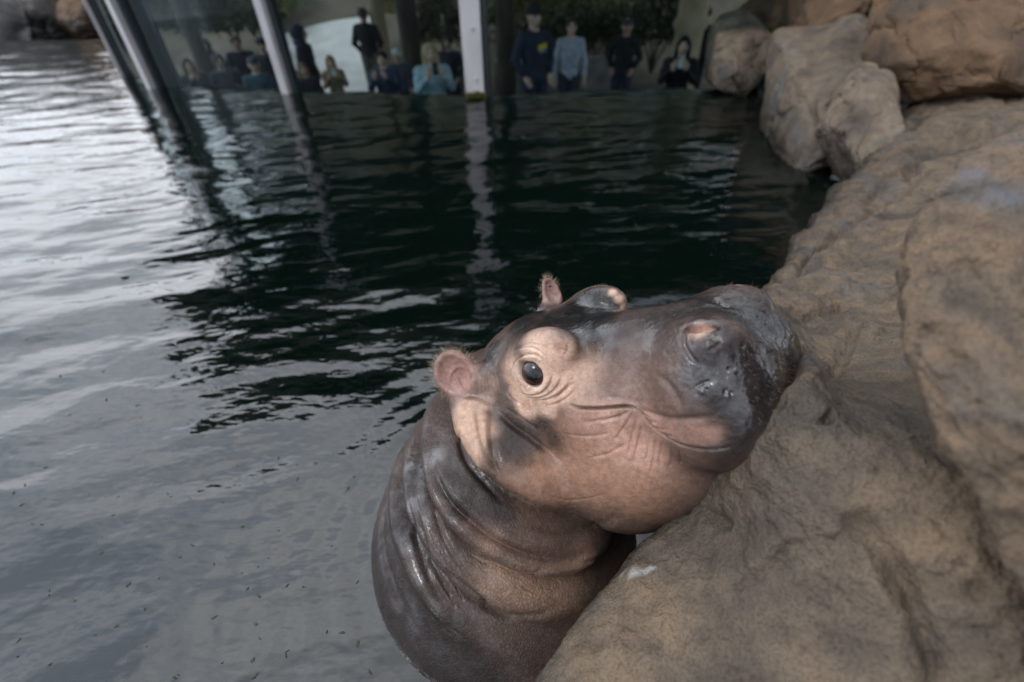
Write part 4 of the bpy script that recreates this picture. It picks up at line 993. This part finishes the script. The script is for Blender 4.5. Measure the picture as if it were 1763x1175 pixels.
# pink eye patch
for a in [(925, 605, 38), (905, 640, 40), (945, 640, 40), (960, 670, 32), (925, 675, 36), (900, 680, 28), (905, 700, 22), (940, 700, 22), (965, 612, 24)]: splat(*a, PINK, .88, True, 1.8, .25)
for a in [(982, 645, 34), (1010, 640, 26), (960, 610, 26)]: splat(*a, PINK, .5, True, 1.0, .3)
for a in [(890, 640, 18), (925, 668, 20), (915, 612, 18)]: splat(*a, (.70, .53, .42), .6, True, 1.5)
splat(962, 596, 12, (.26, .14, .10), .6, True); splat(905, 697, 12, (.30, .16, .11), .6)
# ear-side skin and the pale stripe behind the jaw
for a in [(800, 720, 24), (810, 760, 26), (825, 700, 20), (835, 740, 16), (820, 790, 18), (796, 745, 14)]: splat(*a, (.46, .30, .22), .8, False, 1.4, .5)
for a in [(825, 660, 20), (840, 680, 18), (850, 660, 14)]: splat(*a, (.26, .17, .13), .7, True, 1.4)
for a in [(735, 800, 25), (722, 850, 18), (745, 960, 16), (730, 900, 16)]: splat(*a, (.078, .066, .062), .3, False, 1.2, 1.0)
for a in [(700, 870, 30), (712, 930, 26), (728, 990, 24), (755, 1045, 22), (720, 800, 26), (775, 860, 26), (790, 910, 24), (815, 960, 20), (745, 790, 20), (835, 1000, 18)]: splat(*a, None, 1, False, 1.5, 1.0)
wet = np.maximum(wet, np.exp(-np.maximum(V[:, 2]-.012, 0)/.012))
for a in [(790, 722, 32), (802, 752, 30), (815, 780, 22), (830, 728, 20), (800, 700, 18)]: splat(*a, (.50, .33, .24), .75, False, 1.5, .4)
for a in [(795, 842, 32), (822, 862, 32), (852, 852, 22), (775, 812, 18), (870, 880, 26)]: splat(*a, (.034, .025, .022), .8, False, 1.4, .6)
# pink skin in the folds
Lf = cast_line([(808, 900), (850, 928), (900, 952), (960, 962)])
if len(Lf):
    dmin = np.min(np.stack([np.linalg.norm(V-l, axis=1) for l in Lf]), 0); blend(np.exp(-(dmin/.011)**2), (.30, .18, .145), .5)
# ears
ein = np.exp(-(np.linalg.norm((QH-EAR_N), axis=1)/.052)**6); blend(ein, (.36, .21, .175), .9)
inn = (((QH-EAR_N)@EARN_AX) < .004)*ein; 
e2 = np.exp(-(np.linalg.norm((QH-EAR_F), axis=1)/.036)**6); blend(e2, (.33, .20, .17), .85)
cen = np.exp(-(np.linalg.norm(QH-EAR_N-MN@np.array([.004, -.006, 0]), axis=1)/.017)**2); blend(cen, (.20, .085, .07), .5)
# far orbit: black hood with a pink outer rim
for a in [(985, 525, 26), (1010, 515, 26), (1035, 518, 26), (1050, 530, 20), (1020, 505, 18)]: splat(*a, DKc, .95, False, 1.6, .95)
for a in [(1066, 515, 9), (1074, 530, 9), (1055, 503, 8)]: splat(*a, PINK, .85, False, 1.8, .4)
fr_ = 0*np.exp(-(np.linalg.norm(QH-np.array([.035, .118, .085]), axis=1)/.030)**4); blend(fr_, PINK, .85)
# nostril lining
for s in (-1, 1):
    nn_ = np.exp(-(np.linalg.norm((QH-np.array([.280, .072*s, .074]))*np.array([1, 1, 1.2]), axis=1)/.017)**6); blend(nn_, (.60, .40, .32), .9)
nd = np.exp(-(np.linalg.norm(QH-np.array([.306, -.070, .074]), axis=1)/.010)**4); blend(nd, (.02, .014, .014), .9)
# creases darkened in the colour to deepen fold shade, then mottling
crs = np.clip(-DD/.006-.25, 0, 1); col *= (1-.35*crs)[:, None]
col *= (1+.22*NZ1+.22*NZ2)[:, None]
spk = np.clip((fbm(V*190, 2)-.42)*5, 0, 1); col *= (1-.30*spk)[:, None]
col = np.clip(col, .008, .8)
neckm = np.clip((dist_head-.26)/.10, 0, 1)               # leathery cracked hide on the neck and body
neckm = np.maximum(neckm, .25)

n = N('hippo_hide')
pg = n.n('Attribute', attribute_name='pigment'); wt = n.n('Attribute', attribute_name='wet'); nk = n.n('Attribute', attribute_name='leather')
v1 = n.tex('Voronoi', 150, stretch=(1, 1, .75), feature='DISTANCE_TO_EDGE'); v2 = n.tex('Voronoi', 310, feature='DISTANCE_TO_EDGE')
wn = n.tex('Noise', 60, detail=4); fn_ = n.tex('Noise', 420, detail=4); dr = n.tex('Noise', 130, detail=3, stretch=(1, 1.6, .5))
cc = v1
e1 = n.ramp(v1.outputs['Distance'], [(0, (0, 0, 0)), (.10, (.8, .8, .8)), (.3, (1, 1, 1))]); e2_ = n.ramp(v2.outputs['Distance'], [(0, (0, 0, 0)), (.12, (1, 1, 1))])
lea = n.math('MULTIPLY', n.math('ADD', e1, n.math('MULTIPLY', e2_, .45)), nk.outputs['Fac'])
calm = n.math('SUBTRACT', 1.0, n.math('MULTIPLY', wt.outputs['Fac'], .55))
h = n.math('ADD', n.math('MULTIPLY', lea, .75), n.math('ADD', n.math('MULTIPLY', wn.outputs[0], .25), n.math('MULTIPLY', dr.outputs[0], .55)))
h = n.math('MULTIPLY', h, calm)
nr = n.bump(h, .75, .0026); nr = n.bump(fn_.outputs[0], .5, .0009, nr)
cl_ = n.tex('Noise', 48, detail=4, stretch=(1, 1, .6)); cnr = n.bump(n.math('ADD', cl_.outputs[0], n.math('MULTIPLY', dr.outputs[0], .22)), .55, .0038)
base = n.mixc(n.math('MULTIPLY', nk.outputs['Fac'], .30), pg.outputs['Color'], n.mixc(1.0, pg.outputs['Color'], e1, 'MULTIPLY'))
mo = n.tex('Noise', 95, detail=6); base = n.mixc(.6, base, n.ramp(mo.outputs[0], [(.3, (.70, .68, .66)), (.7, (1.28, 1.25, 1.22))]), 'MULTIPLY')
base = n.mixc(.5, base, n.ramp(fn_.outputs[0], [(.3, (.75, .74, .73)), (.7, (1.22, 1.2, 1.18))]), 'MULTIPLY')
rr_ = n.math('SUBTRACT', .64, n.math('MULTIPLY', wt.outputs['Fac'], .50))
film = n.ramp(n.tex('Noise', 26, detail=5).outputs[0], [(.40, (.15, .15, .15)), (.58, (1, 1, 1))])
hide = n.pbr(base, rr_, 0, nr, Coat_Weight=n.math('MULTIPLY', n.math('MULTIPLY', wt.outputs['Fac'], wt.outputs['Fac']), film), Coat_Roughness=.13, Coat_IOR=1.75, Coat_Normal=cnr, Specular_IOR_Level=.22, Subsurface_Weight=.03, Subsurface_Radius=(.012, .005, .003))
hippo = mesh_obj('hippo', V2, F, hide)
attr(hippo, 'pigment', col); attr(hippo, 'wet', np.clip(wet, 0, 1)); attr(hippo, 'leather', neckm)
tag(hippo, 'young wet hippo resting its chin on the tan rock ledge, body in the pool', 'hippo')

# --- eyes: dark glossy ball, brown iris, black pupil
em = N('hippo_eye'); at = em.n('Attribute', attribute_name='angle')
c = em.ramp(at.outputs['Fac'], [(0, (.002, .002, .003)), (.34, (.002, .002, .003)), (.42, (.020, .009, .006)), (.68, (.060, .026, .016)), (.76, (.02, .012, .010)), (.84, (.16, .14, .13)), (1, (.30, .26, .24))])
em = em.pbr(c, .08, 0, None, Coat_Weight=.35, Coat_Roughness=.02, Specular_IOR_Level=.45)
for c0, ax in ((EYE, EYE_AX), (EYE2, EYE_AX2)):
    bmn = bmesh.new(); bmesh.ops.create_uvsphere(bmn, u_segments=48, v_segments=32, radius=.0312)
    me = bpy.data.meshes.new('eyeball'); bmn.to_mesh(me); bmn.free()
    o = bpy.data.objects.new('eyeball', me); sc.collection.objects.link(o); me.materials.append(em)
    wax = ax@HA; wp_ = to_world(c0); vv = np.zeros(len(me.vertices)*3); me.vertices.foreach_get('co', vv); vv = vv.reshape(-1, 3)
    gz = c_o-wp_; gz /= np.linalg.norm(gz); gaze = wax*.55+(gz if c0[1] < 0 else wax)*.45; gaze /= np.linalg.norm(gaze)
    ang = np.degrees(np.arccos(np.clip((vv/.0312)@gaze, -1, 1)))/60; vv = vv*(1+.035*np.exp(-(ang/.62)**4))[:, None]+wp_
    me.vertices.foreach_set('co', vv.astype(np.float32).ravel()); me.polygons.foreach_set('use_smooth', [True]*len(me.polygons)); attr(o, 'angle', ang); o.parent = hippo

# --- bristles: pale fringe on the ears, short hair on chin and cheek
def blades(name, roots, dirs, length, width, mat, bend=.3):
    n_ = len(roots); L = length*(.25+rng.beta(1.6, 2.4, n_)*1.1)[:, None]; d = dirs+rng.normal(size=(n_, 3))*.42; d /= np.linalg.norm(d, axis=1)[:, None]
    view = c_o-roots; s = np.cross(d, view); s /= np.linalg.norm(s, axis=1)[:, None]; b = rng.normal(size=(n_, 3))*bend
    p1 = roots+d*L*.5; p2 = p1+(d+b*.6)*L*.5; V_ = np.concatenate([roots-s*width, roots+s*width, p1+s*width*.7, p1-s*width*.7, p2])
    i = np.arange(n_); f = [tuple(x) for x in np.stack([i, i+n_, i+2*n_, i+3*n_], 1).tolist()]+[tuple(x) for x in np.stack([i+3*n_, i+2*n_, i+4*n_], 1).tolist()]
    o = mesh_obj(name, V_, f, mat); o.parent = hippo; o['kind'] = 'stuff'; return o
hairm = N('pale_bristle').pbr((.38, .30, .20), .5); hairb = N('brown_bristle').pbr((.20, .14, .09), .5)
def ear_fringe(c, M, sx, sy, n_, a0, a1, ln):
    t = rng.uniform(math.radians(a0), math.radians(a1), n_); e = np.stack([np.cos(t)*sx, np.sin(t)*sy, rng.uniform(-.006, .006, n_)], 1); dl = np.stack([np.cos(t), np.sin(t), rng.normal(size=n_)*.35+.1], 1)
    blades('ear_bristle', to_world(c+e@M.T), (dl@M.T)@HA, ln, .00013, hairm, .45)
ear_fringe(EAR_N, MN, .042, .050, 300, -20, 245, .023)
ear_fringe(EAR_F, MF, .019, .034, 150, -10, 200, .015)
cand = np.where(facing)[0]
def fuzz(name, px, py, rad, n_, ln, mat, flow):
    p0 = cast(px, py); m = cand[np.linalg.norm(V[cand]-p0, axis=1) < rad]; m = rng.choice(m, min(n_, len(m)), replace=False); fl = np.array(flow)@HA
    blades(name, V2[m], Nn[m]*.55+fl, ln, .0001, mat, .15)
fuzz('cheek_hair', 1000, 800, .15, 1500, .007, hairb, (-.9, 0, -.5)); fuzz('cheek_hair', 900, 740, .07, 350, .006, hairb, (-.9, 0, -.5))
fuzz('chin_bristle', 1345, 650, .07, 260, .008, hairb, (.4, 0, -.6)); fuzz('chin_bristle', 1180, 680, .05, 200, .006, hairb, (-.6, 0, -.6))
fuzz('brow_hair', 1035, 505, .035, 160, .006, hairm, (-.3, 0, .5)); fuzz('brow_hair', 860, 600, .04, 130, .006, hairb, (-.6, 0, .2)); fuzz('chin_bristle', 1290, 520, .05, 160, .007, hairb, (.2, .2, .6))
